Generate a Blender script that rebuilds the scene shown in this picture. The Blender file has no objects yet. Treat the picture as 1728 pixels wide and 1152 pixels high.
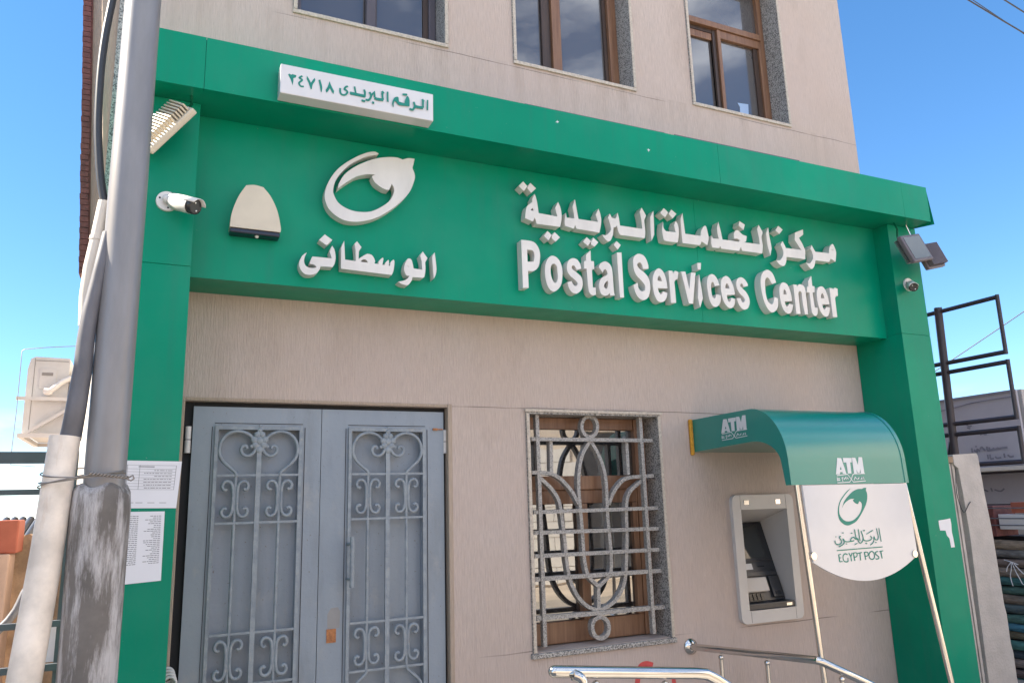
import bpy, bmesh, math, random
from mathutils import Vector, Matrix
from mathutils.geometry import tessellate_polygon
random.seed(7)
R = math.radians
scene = bpy.context.scene
COL = scene.collection

# ------------------------------------------------------------------ camera
cam_d = bpy.data.cameras.new('camera'); cam = bpy.data.objects.new('camera', cam_d); COL.objects.link(cam)
cam_d.sensor_width = 36.0; cam_d.lens = 27.013; cam_d.clip_start = 0.05; cam_d.clip_end = 5000
yaw, pit, rol = 0.43423, 0.20987, -0.02914
fw = Vector((math.sin(yaw)*math.cos(pit), math.cos(yaw)*math.cos(pit), math.sin(pit)))
r0 = Vector((math.cos(yaw), -math.sin(yaw), 0)); u0 = r0.cross(fw)
rt = math.cos(rol)*r0 + math.sin(rol)*u0; up = -math.sin(rol)*r0 + math.cos(rol)*u0
cam.matrix_world = Matrix(((rt.x, up.x, -fw.x, 0), (rt.y, up.y, -fw.y, -4.4), (rt.z, up.z, -fw.z, 1.6), (0, 0, 0, 1)))
scene.camera = cam

# ------------------------------------------------------------------ sky, sun, exposure
SUN_EL, SUN_AZ = R(42), R(-68)          # azimuth from +Y towards +X: from the left, slightly behind the facade
world = bpy.data.worlds.new('World'); scene.world = world; world.use_nodes = True
wt = world.node_tree; wt.nodes.clear()
def wn(t, **k):
    n = wt.nodes.new(t)
    for a, b in k.items(): setattr(n, a, b)
    return n
sky = wn('ShaderNodeTexSky', sky_type='NISHITA', sun_disc=False, sun_elevation=SUN_EL, sun_rotation=SUN_AZ)
sky.air_density = 1.0; sky.dust_density = 0.0; sky.ozone_density = 2.5; sky.altitude = 2600
tc = wn('ShaderNodeTexCoord'); mp = wn('ShaderNodeMapping'); mp.inputs['Scale'].default_value = (1.6, 1.6, 5.0)
nz = wn('ShaderNodeTexNoise'); nz.inputs['Scale'].default_value = 1.7; nz.inputs['Detail'].default_value = 7; nz.inputs['Roughness'].default_value = .58
cr = wn('ShaderNodeValToRGB'); cr.color_ramp.elements[0].position = .47; cr.color_ramp.elements[1].position = .66
sp = wn('ShaderNodeSeparateXYZ')
mr = wn('ShaderNodeMapRange'); mr.inputs[1].default_value = .035; mr.inputs[2].default_value = .12; mr.inputs[3].default_value = 1; mr.inputs[4].default_value = 0
mr2 = wn('ShaderNodeMapRange'); mr2.inputs[1].default_value = .10; mr2.inputs[2].default_value = -.35; mr2.inputs[3].default_value = 0; mr2.inputs[4].default_value = .75
mx0 = wn('ShaderNodeMath', operation='MAXIMUM')
mm = wn('ShaderNodeMath', operation='MULTIPLY')
mix = wn('ShaderNodeMixRGB'); mix.inputs['Color2'].default_value = (9.5, 9.6, 9.8, 1)
hs = wn('ShaderNodeHueSaturation'); hs.inputs['Saturation'].default_value = 1.33; hs.inputs['Value'].default_value = 1.0
bg = wn('ShaderNodeBackground'); bg.inputs['Strength'].default_value = 0.112
ow = wn('ShaderNodeOutputWorld')
L = wt.links.new
L(tc.outputs['Generated'], mp.inputs['Vector']); L(mp.outputs[0], nz.inputs['Vector']); L(nz.outputs['Fac'], cr.inputs[0])
L(tc.outputs['Generated'], sp.inputs[0]); L(sp.outputs['Z'], mr.inputs[0]); L(sp.outputs['Y'], mr2.inputs[0])
L(mr.outputs[0], mx0.inputs[0]); L(mr2.outputs[0], mx0.inputs[1])
L(cr.outputs[0], mm.inputs[0]); L(mx0.outputs[0], mm.inputs[1])
gm = wn('ShaderNodeGamma'); gm.inputs['Gamma'].default_value = 0.8
L(sky.outputs[0], gm.inputs['Color']); L(gm.outputs[0], hs.inputs['Color']); L(hs.outputs[0], mix.inputs['Color1']); L(mm.outputs[0], mix.inputs['Fac'])
L(mix.outputs[0], bg.inputs['Color']); L(bg.outputs[0], ow.inputs['Surface'])
sun_d = bpy.data.lights.new('sun', 'SUN'); sun = bpy.data.objects.new('sun', sun_d); COL.objects.link(sun)
sun_d.energy = 5.0; sun_d.angle = R(0.5); sun_d.color = (1, .90, .76)
sv = Vector((math.sin(SUN_AZ)*math.cos(SUN_EL), math.cos(SUN_AZ)*math.cos(SUN_EL), math.sin(SUN_EL)))
sun.rotation_euler = sv.to_track_quat('Z', 'Y').to_euler(); sun.location = (-20, 8, 30)
scene.view_settings.view_transform = 'Standard'; scene.view_settings.look = 'None'
scene.view_settings.exposure = 1.86; scene.view_settings.gamma = 1.0; scene.view_settings.use_curve_mapping = False

# ------------------------------------------------------------------ materials
def new_mat(name):
    m = bpy.data.materials.new(name); m.use_nodes = True
    nt = m.node_tree; b = nt.nodes['Principled BSDF']
    return m, nt, b
def noise_fac(nt, scale, detail=4, rough=.55, stretch=(1, 1, 1), lo=.35, hi=.65):
    t = nt.nodes.new('ShaderNodeTexCoord'); mpn = nt.nodes.new('ShaderNodeMapping'); mpn.inputs['Scale'].default_value = stretch
    n = nt.nodes.new('ShaderNodeTexNoise'); n.inputs['Scale'].default_value = scale; n.inputs['Detail'].default_value = detail; n.inputs['Roughness'].default_value = rough
    r = nt.nodes.new('ShaderNodeMapRange'); r.inputs[1].default_value = lo; r.inputs[2].default_value = hi
    nt.links.new(t.outputs['Object'], mpn.inputs[0]); nt.links.new(mpn.outputs[0], n.inputs['Vector']); nt.links.new(n.outputs['Fac'], r.inputs[0])
    return r.outputs[0]
def mixc(nt, fac, a, b):
    m = nt.nodes.new('ShaderNodeMixRGB')
    for s, v in (('Fac', fac), ('Color1', a), ('Color2', b)):
        if isinstance(v, (tuple, list)): m.inputs[s].default_value = (*v, 1) if len(v) == 3 else v
        elif isinstance(v, (int, float)): m.inputs[s].default_value = v
        else: nt.links.new(v, m.inputs[s])
    return m.outputs[0]
def bump(nt, b, h, strength, dist=.01):
    n = nt.nodes.new('ShaderNodeBump'); n.inputs['Strength'].default_value = strength; n.inputs['Distance'].default_value = dist
    nt.links.new(h, n.inputs['Height']); nt.links.new(n.outputs[0], b.inputs['Normal'])
def mul(nt, x, k):
    m = nt.nodes.new('ShaderNodeMath'); m.operation = 'MULTIPLY'; m.inputs[1].default_value = k; nt.links.new(x, m.inputs[0]); return m.outputs[0]
def simple(name, col, rough=.5, metal=0.0, var=.12, scale=6, spec=.5, bumpy=0, bscale=80, stretch=(1, 1, 1), coat=0):
    m, nt, b = new_mat(name)
    f = noise_fac(nt, scale, 5, .6, stretch)
    d = tuple(c*(1-var) for c in col); l = tuple(min(1, c*(1+var)) for c in col)
    nt.links.new(mixc(nt, f, d, l), b.inputs['Base Color'])
    b.inputs['Roughness'].default_value = rough; b.inputs['Metallic'].default_value = metal
    b.inputs['Specular IOR Level'].default_value = spec
    if coat: b.inputs['Coat Weight'].default_value = coat
    if bumpy: bump(nt, b, noise_fac(nt, bscale, 3), bumpy)
    return m

def plaster_mat(name, base, joints=()):
    m, nt, b = new_mat(name)
    streak = noise_fac(nt, 1, 5, .68, (120, 120, 11), .32, .68)
    blot = noise_fac(nt, 1.1, 5, .6, (1, 1, 1), .3, .72)
    stain = noise_fac(nt, 2.3, 6, .65, (1, 1, .45), .56, .78)
    c = mixc(nt, streak, tuple(v*.79 for v in base), tuple(min(1, v*1.12) for v in base))
    c = mixc(nt, mul(nt, blot, .7), c, (base[0]*.93, base[1]*.86, base[2]*.80))
    patch = noise_fac(nt, .55, 3, .5, (1, 1, 1.4), .42, .60)
    c = mixc(nt, mul(nt, patch, .35), c, (base[0]*1.0, base[1]*.97, base[2]*1.0))
    drip = noise_fac(nt, 1, 6, .65, (26, 26, .9), .58, .82)
    c = mixc(nt, mul(nt, drip, .42), c, (base[0]*.70, base[1]*.68, base[2]*.66))
    speck = noise_fac(nt, 38, 5, .7, (1, 1, .7), .70, .76)
    c = mixc(nt, mul(nt, speck, .5), c, (base[0]*.5, base[1]*.46, base[2]*.42))
    pale = noise_fac(nt, 7, 6, .7, (1.6, 1, .6), .66, .74)
    c = mixc(nt, mul(nt, pale, .35), c, (min(1, base[0]*1.25), min(1, base[1]*1.28), min(1, base[2]*1.3)))
    c = mixc(nt, mul(nt, stain, .52), c, (base[0]*.66, base[1]*.62, base[2]*.58))
    h = streak
    if joints:
        # rain streaks hanging from the upper sills
        t0 = nt.nodes.new('ShaderNodeTexCoord'); s0 = nt.nodes.new('ShaderNodeSeparateXYZ'); nt.links.new(t0.outputs['Object'], s0.inputs[0])
        rz = nt.nodes.new('ShaderNodeMapRange'); rz.inputs[1].default_value = 4.15; rz.inputs[2].default_value = 4.63; nt.links.new(s0.outputs['Z'], rz.inputs[0])
        cut = nt.nodes.new('ShaderNodeMath'); cut.operation = 'LESS_THAN'; cut.inputs[1].default_value = 4.636; nt.links.new(s0.outputs['Z'], cut.inputs[0])
        run = noise_fac(nt, 1, 4, .6, (9, 9, .5), .48, .70)
        m1 = nt.nodes.new('ShaderNodeMath'); m1.operation = 'MULTIPLY'; nt.links.new(rz.outputs[0], m1.inputs[0]); nt.links.new(cut.outputs[0], m1.inputs[1])
        m3 = nt.nodes.new('ShaderNodeMath'); m3.operation = 'MULTIPLY'; nt.links.new(m1.outputs[0], m3.inputs[0]); nt.links.new(run, m3.inputs[1])
        c = mixc(nt, mul(nt, m3.outputs[0], .55), c, (base[0]*.68, base[1]*.64, base[2]*.60))
        t = nt.nodes.new('ShaderNodeTexCoord'); s = nt.nodes.new('ShaderNodeSeparateXYZ'); nt.links.new(t.outputs['Object'], s.inputs[0])
        wob = mul(nt, noise_fac(nt, 3, 3), .006)
        gap = noise_fac(nt, 1.6, 3, .5, (1, 1, 1), .40, .52)
        for z in joints:
            a = nt.nodes.new('ShaderNodeMath'); a.operation = 'ADD'; nt.links.new(s.outputs['Z'], a.inputs[0]); nt.links.new(wob, a.inputs[1])
            cmp = nt.nodes.new('ShaderNodeMath'); cmp.operation = 'COMPARE'; cmp.inputs[1].default_value = z; cmp.inputs[2].default_value = .0032
            nt.links.new(a.outputs[0], cmp.inputs[0])
            mm_ = nt.nodes.new('ShaderNodeMath'); mm_.operation = 'MULTIPLY'; nt.links.new(cmp.outputs[0], mm_.inputs[0]); nt.links.new(gap, mm_.inputs[1])
            c = mixc(nt, mul(nt, mm_.outputs[0], .75), c, tuple(v*.33 for v in base))
    nt.links.new(c, b.inputs['Base Color']); b.inputs['Roughness'].default_value = .92; b.inputs['Specular IOR Level'].default_value = .2
    bump(nt, b, h, .6, .006)
    return m

def granite_mat(name, dark=(.075, .072, .07), light=(.43, .41, .38), mid=(.24, .23, .22), scale=160):
    m, nt, b = new_mat(name)
    t = nt.nodes.new('ShaderNodeTexCoord'); v = nt.nodes.new('ShaderNodeTexVoronoi'); v.inputs['Scale'].default_value = scale
    nt.links.new(t.outputs['Object'], v.inputs['Vector'])
    s = nt.nodes.new('ShaderNodeSeparateColor'); nt.links.new(v.outputs['Color'], s.inputs[0])
    r = nt.nodes.new('ShaderNodeValToRGB'); r.color_ramp.interpolation = 'CONSTANT'
    e = r.color_ramp.elements; e[0].position = 0; e[0].color = (*dark, 1); e[1].position = .22; e[1].color = (*mid, 1)
    n = e.new(.62); n.color = (*light, 1)
    nt.links.new(s.outputs[0], r.inputs[0]); nt.links.new(r.outputs[0], b.inputs['Base Color'])
    b.inputs['Roughness'].default_value = .45
    return m

def wood_mat(name, a, c2):
    m, nt, b = new_mat(name)
    f = noise_fac(nt, 1, 5, .65, (60, 60, 3), .3, .7)
    nt.links.new(mixc(nt, f, a, c2), b.inputs['Base Color']); b.inputs['Roughness'].default_value = .42
    return m

def glass_mat(name, refl, tint=(.02, .022, .026)):
    # tinted mirror glass: opaque dark body under a partly reflecting coat
    m, nt, b = new_mat(name)
    b.inputs['Base Color'].default_value = (*tint, 1); b.inputs['Roughness'].default_value = .15
    g = nt.nodes.new('ShaderNodeBsdfGlossy'); g.inputs['Roughness'].default_value = .012; g.inputs['Color'].default_value = (.93, .95, .97, 1)
    ms = nt.nodes.new('ShaderNodeMixShader'); lw = nt.nodes.new('ShaderNodeLayerWeight'); lw.inputs['Blend'].default_value = .25
    mrn = nt.nodes.new('ShaderNodeMapRange'); mrn.inputs[3].default_value = refl; mrn.inputs[4].default_value = 1
    nt.links.new(lw.outputs['Fresnel'], mrn.inputs[0]); nt.links.new(mrn.outputs[0], ms.inputs[0])
    nt.links.new(b.outputs[0], ms.inputs[1]); nt.links.new(g.outputs[0], ms.inputs[2])
    nt.links.new(ms.outputs[0], nt.nodes['Material Output'].inputs['Surface'])
    bump_n = nt.nodes.new('ShaderNodeBump'); bump_n.inputs['Strength'].default_value = .012; bump_n.inputs['Distance'].default_value = .02
    nt.links.new(noise_fac(nt, 2.2, 2), bump_n.inputs['Height']); nt.links.new(bump_n.outputs[0], g.inputs['Normal'])
    return m

def green_mat():
    m, nt, b = new_mat('green aluminium cladding')
    big = noise_fac(nt, .9, 4, .55, (1, 1, 1), .3, .7)
    drip = noise_fac(nt, 1, 6, .62, (22, 22, 1.1), .50, .80)
    dust = noise_fac(nt, 2.2, 6, .65, (1, 1, .8), .45, .85)
    fleck = noise_fac(nt, 55, 3, .6, (1, 1, 1), .735, .77)
    c = mixc(nt, big, (0, .205, .120), (0, .268, .152))
    c = mixc(nt, mul(nt, drip, .34), c, (.03, .165, .115))
    c = mixc(nt, mul(nt, dust, .22), c, (.09, .27, .20))
    c = mixc(nt, mul(nt, fleck, .5), c, (.25, .36, .30))
    nt.links.new(c, b.inputs['Base Color']); b.inputs['Specular IOR Level'].default_value = .15
    r = nt.nodes.new('ShaderNodeMapRange'); r.inputs[3].default_value = .34; r.inputs[4].default_value = .5; nt.links.new(dust, r.inputs[0]); nt.links.new(r.outputs[0], b.inputs['Roughness'])
    bump(nt, b, noise_fac(nt, 1.5, 2), .30, .03)
    return m

def door_mat():
    m, nt, b = new_mat('blue grey door paint')
    big = noise_fac(nt, 2.6, 5, .6, (1, 1, .45), .3, .7)
    wear = noise_fac(nt, 5.5, 7, .7, (1, 1, .6), .57, .72)
    chip = noise_fac(nt, 70, 4, .7, (1, 1, .8), .66, .70)
    grime = noise_fac(nt, 1.7, 6, .65, (2.5, 1, .5), .52, .80)
    c = mixc(nt, big, (.212, .25, .298), (.255, .295, .338))
    c = mixc(nt, mul(nt, grime, .7), c, (.140, .155, .165))
    c = mixc(nt, mul(nt, wear, .75), c, (.30, .31, .315))
    c = mixc(nt, mul(nt, chip, .8), c, (.12, .075, .05))
    nt.links.new(c, b.inputs['Base Color']); b.inputs['Roughness'].default_value = .5
    bump(nt, b, noise_fac(nt, 16, 4), .12, .006)
    return m

def iron_mat():
    m, nt, b = new_mat('blue grey painted iron')
    f = noise_fac(nt, 20, 5, .6); r = noise_fac(nt, 6, 7, .72, (1, 1, 1), .60, .72); e = noise_fac(nt, 45, 4, .6, (1, 1, 1), .60, .70)
    c = mixc(nt, f, (.19, .222, .258), (.27, .305, .335))
    c = mixc(nt, mul(nt, r, .6), c, (.22, .17, .125)); c = mixc(nt, mul(nt, e, .45), c, (.33, .33, .32))
    nt.links.new(c, b.inputs['Base Color']); b.inputs['Roughness'].default_value = .5; bump(nt, b, f, .3, .003)
    return m

def peel_mat(name, base, paint, lo=.52, hi=.58, stretch=(14, 14, 2.2), rough=.8):
    m, nt, b = new_mat(name)
    f = noise_fac(nt, 1, 10, .72, stretch, lo, hi)
    g = noise_fac(nt, 9, 5, .6)
    bc = mixc(nt, g, tuple(v*.8 for v in base), tuple(v*1.15 for v in base))
    nt.links.new(mixc(nt, f, bc, paint), b.inputs['Base Color']); b.inputs['Roughness'].default_value = rough
    bump(nt, b, f, .25, .004)
    return m

M = {}
M['plaster'] = plaster_mat('combed plaster', (.535, .452, .405), joints=(.745, 2.205, 4.615))
M['plaster_plain'] = plaster_mat('plain plaster', (.44, .36, .29))
M['sidewall'] = simple('limewash', (.50, .46, .41), .9, var=.08, bumpy=.2)
M['granite'] = granite_mat('speckled granite')
M['terrazzo'] = granite_mat('grey terrazzo', (.14, .132, .125), (.40, .38, .355), (.27, .255, .24), 240)
M['marble'] = simple('pale stone edging', (.47, .41, .34), .6, var=.2, scale=60)
M['green'] = green_mat()
M['teal'] = simple('glossy teal hood', (.002, .21, .175), .3, var=.03, scale=2, spec=.5, coat=.8)
M['teal'].node_tree.nodes['Principled BSDF'].inputs['Coat Roughness'].default_value = .28
M['letter'] = simple('off white acrylic', (.66, .635, .60), .38, var=.06, scale=3.5, stretch=(2.5, 2.5, .8))
M['signwhite'] = simple('white sign board', (.63, .62, .625), .12, var=.02)
M['signgreen'] = simple('green lettering', (.002, .20, .15), .4, var=.04)
M['decal'] = simple('pale printed decal', (.62, .64, .66), .4, var=.03)
M['steel'] = simple('polished stainless steel', (.62, .60, .57), .13, 1.0, var=.08, scale=5)
M['doorpaint'] = door_mat()
M['primer'] = simple('grey primer', (.24, .235, .235), .6, var=.1)
M['dooriron'] = iron_mat()
M['dark'] = simple('dark gap', (.015, .016, .018), .8)
M['black'] = simple('black steel paint', (.035, .028, .035), .5, var=.2)
M['slate'] = simple('slate grey steel', (.075, .085, .10), .5, var=.15)
M['rust'] = simple('rusty brass', (.36, .14, .05), .6, var=.3, scale=60)
M['wood'] = wood_mat('brown window wood', (.15, .070, .038), (.25, .135, .075))
M['woodshade'] = wood_mat('shaded window wood', (.035, .02, .014), (.07, .04, .026))  # darker copy of the window wood, painting the shade between sashes
M['greyframe'] = simple('grey violet window frame', (.075, .065, .08), .45)
M['glass'] = glass_mat('upper window glass', .10, (.08, .072, .07))
M['mirrorglass'] = glass_mat('street window glass', .27, (.01, .01, .012))
M['pole'] = simple('galvanised steel pole', (.235, .23, .235), .40, .25, var=.10, scale=5, stretch=(3, 3, .6))
M['sleeve'] = peel_mat('stained concrete with peeled paint', (.155, .14, .128), (.47, .45, .445), .48, .60)
M['pvc'] = peel_mat('weathered pipe', (.78, .70, .61), (.56, .42, .30), .56, .78, (12, 12, 3), .5)
M['pvcclean'] = simple('cream plastic pipe', (.62, .57, .50), .5, var=.07)
M['conduit'] = simple('grey conduit', (.125, .125, .14), .5, var=.14, scale=10, stretch=(2, 2, .8))
M['cable'] = simple('dark rubber cable', (.03, .035, .045), .45)
M['wire'] = simple('twisted steel wire', (.30, .27, .24), .5, .6)
M['acwhite'] = simple('aged white casing', (.60, .585, .565), .45, var=.06)
M['white'] = simple('white plastic', (.70, .68, .65), .35, var=.03)
M['cream'] = simple('cream lamp casing', (.60, .53, .41), .4, var=.05)
M['lampgrey'] = simple('violet grey lamp casing', (.12, .098, .108), .4, var=.08)
M['lampglass'] = simple('lamp glass', (.05, .065, .07), .12, var=.1, spec=.8)
M['lens'] = simple('dark lens plastic', (.02, .022, .026), .15)
M['navy'] = simple('dark navy plastic', (.008, .012, .03), .25)
M['atmgrey'] = simple('warm grey machine casing', (.53, .505, .485), .4, var=.03)
M['atmdark'] = simple('dark machine panel', (.03, .032, .038), .28, var=.05)
M['screen'] = simple('switched off screen', (.035, .04, .042), .05, spec=.8)
M['chrome'] = simple('chrome trim', (.7, .7, .68), .1, 1.0, var=.02)
M['paper'] = simple('white paper', (.72, .72, .74), .8, var=.02)
M['skytintpaper'] = simple('sky tinted paper', (.30, .42, .62), .6, var=.05)  # blue of the reflected sky is mixed into the paper colour
M['ink'] = simple('grey print', (.20, .20, .21), .8)
M['orange'] = simple('orange foam filler', (.62, .30, .03), .8, var=.2, scale=60, bumpy=.6)
M['redpaint'] = simple('red spray paint', (.55, .075, .07), .8, var=.15, scale=30)
M['tile'] = simple('dark red brick tile', (.15, .05, .045), .75, var=.25, scale=30)
M['brick'] = simple('red brick render', (.36, .105, .065), .85, var=.12, scale=6)
M['pink'] = simple('pink limewash', (.46, .32, .25), .9, var=.1)
M['mud'] = simple('crumbling tan plaster', (.34, .245, .165), .95, var=.28, scale=6, bumpy=.5, bscale=14)
M['concrete'] = simple('pale cement render', (.48, .44, .41), .92, var=.10, scale=5, bumpy=.25, bscale=50)
M['banner'] = simple('translucent grey sign sheet', (.37, .35, .38), .6, var=.05, scale=2)
M['bannertext'] = simple('faded mirrored lettering', (.20, .19, .22), .7)
M['ground'] = simple('dusty ground', (.42, .35, .275), .95, var=.18, scale=.8, bumpy=.3, bscale=12)
M['pavement'] = simple('cement pavement', (.38, .345, .30), .9, var=.12, scale=3)
M['asphalt'] = simple('dusty asphalt', (.27, .235, .195), .9, var=.15, scale=2)
M['opp'] = plaster_mat('opposite cream wall', (.68, .60, .50))
M['blockwhite'] = simple('white painted blocks', (.70, .68, .64), .8, var=.06)

# ------------------------------------------------------------------ mesh helpers
class MB:
    def __init__(s): s.v = []; s.f = []; s.sm = []
    def add(s, vs, fs, smooth=False):
        o = len(s.v); s.v += [tuple(p) for p in vs]; s.f += [tuple(i+o for i in f) for f in fs]; s.sm += [smooth]*len(fs); return s
    def box(s, x0, x1, y0, y1, z0, z1):
        v = [(x, y, z) for x in (x0, x1) for y in (y0, y1) for z in (z0, z1)]
        return s.add(v, [(0, 1, 3, 2), (4, 6, 7, 5), (0, 4, 5, 1), (2, 3, 7, 6), (0, 2, 6, 4), (1, 5, 7, 3)])
    def obox(s, o, a, b, c):
        o, a, b, c = Vector(o), Vector(a), Vector(b), Vector(c)
        v = [o+i*a+j*b+k*c for i in (0, 1) for j in (0, 1) for k in (0, 1)]
        return s.add(v, [(0, 1, 3, 2), (4, 6, 7, 5), (0, 4, 5, 1), (2, 3, 7, 6), (0, 2, 6, 4), (1, 5, 7, 3)])
    def tube(s, pts, r, n=12, closed=False, caps=True):
        pts = [Vector(p) for p in pts]; rr = r if isinstance(r, (list, tuple)) else [r]*len(pts)
        rings = []; m = len(pts); prev = None
        for i, p in enumerate(pts):
            if closed: t = pts[(i+1) % m]-pts[i-1]
            elif i == 0: t = pts[1]-pts[0]
            elif i == m-1: t = pts[-1]-pts[-2]
            else: t = (pts[i+1]-p).normalized()+(p-pts[i-1]).normalized()
            t.normalize()
            if prev is None:
                u = t.cross(Vector((0, 0, 1)) if abs(t.z) < .9 else Vector((0, 1, 0))).normalized()
            else: u = (prev-t*prev.dot(t)).normalized()
            prev = u; w = t.cross(u)
            rings.append([p+rr[i]*(math.cos(2*math.pi*k/n)*u+math.sin(2*math.pi*k/n)*w) for k in range(n)])
        vs = [q for g in rings for q in g]; fs = []
        for i in range(m if closed else m-1):
            j = (i+1) % m
            for k in range(n): fs.append((i*n+k, i*n+(k+1) % n, j*n+(k+1) % n, j*n+k))
        s.add(vs, fs, True)
        if caps and not closed:
            s.add(rings[0], [tuple(reversed(range(n)))]); s.add(rings[-1], [tuple(range(n))])
        return s
    def ball(s, c, r, n=12, sc=(1, 1, 1)):
        vs = []; fs = []
        for i in range(n+1):
            th = math.pi*i/n
            for k in range(n*2):
                ph = math.pi*k/n
                vs.append((c[0]+r*sc[0]*math.sin(th)*math.cos(ph), c[1]+r*sc[1]*math.sin(th)*math.sin(ph), c[2]+r*sc[2]*math.cos(th)))
        for i in range(n):
            for k in range(n*2):
                a = i*2*n+k; b2 = i*2*n+(k+1) % (2*n); fs.append((a, a+2*n, b2+2*n, b2))
        return s.add(vs, fs, True)
    def ext(s, loops, f, n_off, smooth=False):
        """extrude flat loops (outer + holes) of 2-D points; f maps (a,b)->Vector front, n_off = offset to the back"""
        n_off = Vector(n_off); flat = [p for l in loops for p in l]
        def area(l): return sum(l[i-1][0]*l[i][1]-l[i][0]*l[i-1][1] for i in range(len(l)))
        loops = [list(l) if (area(l) > 0) == (k == 0) else list(reversed(l)) for k, l in enumerate(loops)]
        flat = [p for l in loops for p in l]
        tri = tessellate_polygon([[Vector((p[0], p[1], 0)) for p in l] for l in loops])
        fr = [f(*p) for p in flat]; bk = [q+n_off for q in fr]; N = len(flat)
        fix = []
        for t in tri:
            a, b2, c = (flat[i] for i in t)
            ar = (b2[0]-a[0])*(c[1]-a[1])-(c[0]-a[0])*(b2[1]-a[1])
            if abs(ar) < 1e-12: continue
            fix.append(t if ar > 0 else (t[0], t[2], t[1]))
        s.add(fr+bk, fix+[(c+N, b2+N, a+N) for a, b2, c in fix])
        o = 0; vs = fr+bk
        for l in loops:
            m = len(l); idx = [o+i for i in range(m)]
            s.add([vs[i] for i in idx]+[vs[i+N] for i in idx], [(i, i+m, (i+1) % m+m, (i+1) % m) for i in range(m)], smooth); o += m
        return s
    def build(s, name, mat, parent=None, bevel=0, loc=None, auto=False):
        me = bpy.data.meshes.new(name); me.from_pydata(s.v, [], s.f)
        for p, q in zip(me.polygons, s.sm): p.use_smooth = q
        me.materials.append(M[mat] if isinstance(mat, str) else mat)
        o = bpy.data.objects.new(name, me); COL.objects.link(o)
        bm = bmesh.new(); bm.from_mesh(me); bmesh.ops.recalc_face_normals(bm, faces=bm.faces)
        if auto:
            bmesh.ops.remove_doubles(bm, verts=bm.verts, dist=1e-5)
        bm.to_mesh(me); bm.free()
        if bevel:
            md = o.modifiers.new('bevel', 'BEVEL'); md.width = bevel; md.segments = 2; md.limit_method = 'ANGLE'; md.angle_limit = R(40)
        if loc: o.location = loc
        if parent:
            o.parent = parent; o.matrix_parent_inverse = Matrix.Translation(parent.location).inverted()
        return o
def tag(o, label=None, cat=None, group=None, kind=None):
    for k, v in (('label', label), ('category', cat), ('group', group), ('kind', kind)):
        if v: o[k] = v
    return o
def thing(name, label, cat, loc=(0, 0, 0), group=None):
    o = bpy.data.objects.new(name, None); COL.objects.link(o); o.location = loc; o.empty_display_size = .2
    return tag(o, label, cat, group)

def smooth_pts(txt, k=5):
    """'x,z[c] ...' in 0.1 mm; c marks a corner; Catmull-Rom between corners"""
    P = []
    for t in txt.split():
        c = t.endswith('c'); a, b = t.rstrip('c').split(','); P.append((int(a)/1e4, int(b)/1e4, c))
    return P
def catmull(P, closed=True, k=5):
    n = len(P); out = []
    rng = n if closed else n-1
    for i in range(rng):
        p1, p2 = P[i], P[(i+1) % n]
        out.append(p1[:2])
        if p1[2] and p2[2]: continue
        p0 = P[i-1] if (closed or i > 0) else p1; p3 = P[(i+2) % n] if (closed or i+2 < n) else p2
        m1 = [(p2[j]-p0[j])/2 for j in (0, 1)] if not p1[2] else [p2[j]-p1[j] for j in (0, 1)]
        m2 = [(p3[j]-p1[j])/2 for j in (0, 1)] if not p2[2] else [p2[j]-p1[j] for j in (0, 1)]
        for s in range(1, k):
            t = s/k; h00 = 2*t**3-3*t*t+1; h10 = t**3-2*t*t+t; h01 = -2*t**3+3*t*t; h11 = t**3-t*t
            out.append(tuple(h00*p1[j]+h10*m1[j]+h01*p2[j]+h11*m2[j] for j in (0, 1)))
    if not closed: out.append(P[-1][:2])
    return out
def ribbon(pts, w, closed=False):
    """2-D outline(s) of a stroke of width w"""
    n = len(pts); Lf = []; Rt = []
    for i, p in enumerate(pts):
        a = pts[i-1] if (closed or i > 0) else p; b = pts[(i+1) % n] if (closed or i < n-1) else p
        d1 = Vector((p[0]-a[0], p[1]-a[1])); d2 = Vector((b[0]-p[0], b[1]-p[1]))
        if d1.length < 1e-9: d1 = d2.copy()
        if d2.length < 1e-9: d2 = d1.copy()
        d1.normalize(); d2.normalize(); t = d1+d2
        if t.length < 1e-6: t = d1
        t.normalize(); nn = Vector((-t.y, t.x)); c = max(.6, nn.dot(Vector((-d1.y, d1.x))))
        Lf.append((p[0]+nn.x*w/2/c, p[1]+nn.y*w/2/c)); Rt.append((p[0]-nn.x*w/2/c, p[1]-nn.y*w/2/c))
    return Lf, Rt
def glyph(mb, item, f, n_off):
    if item[0] == 'P':
        mb.ext([catmull(smooth_pts(t)) for t in item[1:]], f, n_off)
    else:
        w = item[1]/1e4; P = smooth_pts(item[2])
        cl = len(P) > 5 and math.dist(P[0][:2], P[-1][:2]) < w*1.2
        if cl:
            P = P[:-1]; pts = catmull(P, True, 4)
        else: pts = catmull(P, False, 4)
        Lf, Rt = ribbon(pts, w, cl); n = len(Lf); n_off = Vector(n_off)
        fr = [f(*p) for p in Lf]+[f(*p) for p in Rt]; bk = [q+n_off for q in fr]; N = 2*n
        fs = []; rng = n if cl else n-1
        for i in range(rng):
            j = (i+1) % n
            fs += [(i, j, n+j, n+i), (N+i, N+n+i, N+n+j, N+j), (i, N+i, N+j, j), (n+i, n+j, N+n+j, N+n+i)]
        if not cl: fs += [(0, n, N+n, N), (n-1, N+n-1, N+2*n-1, 2*n-1)]
        mb.add(fr+bk, fs)
    return mb
XZ = lambda y: (lambda a, b: Vector((a, y, b)))
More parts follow.
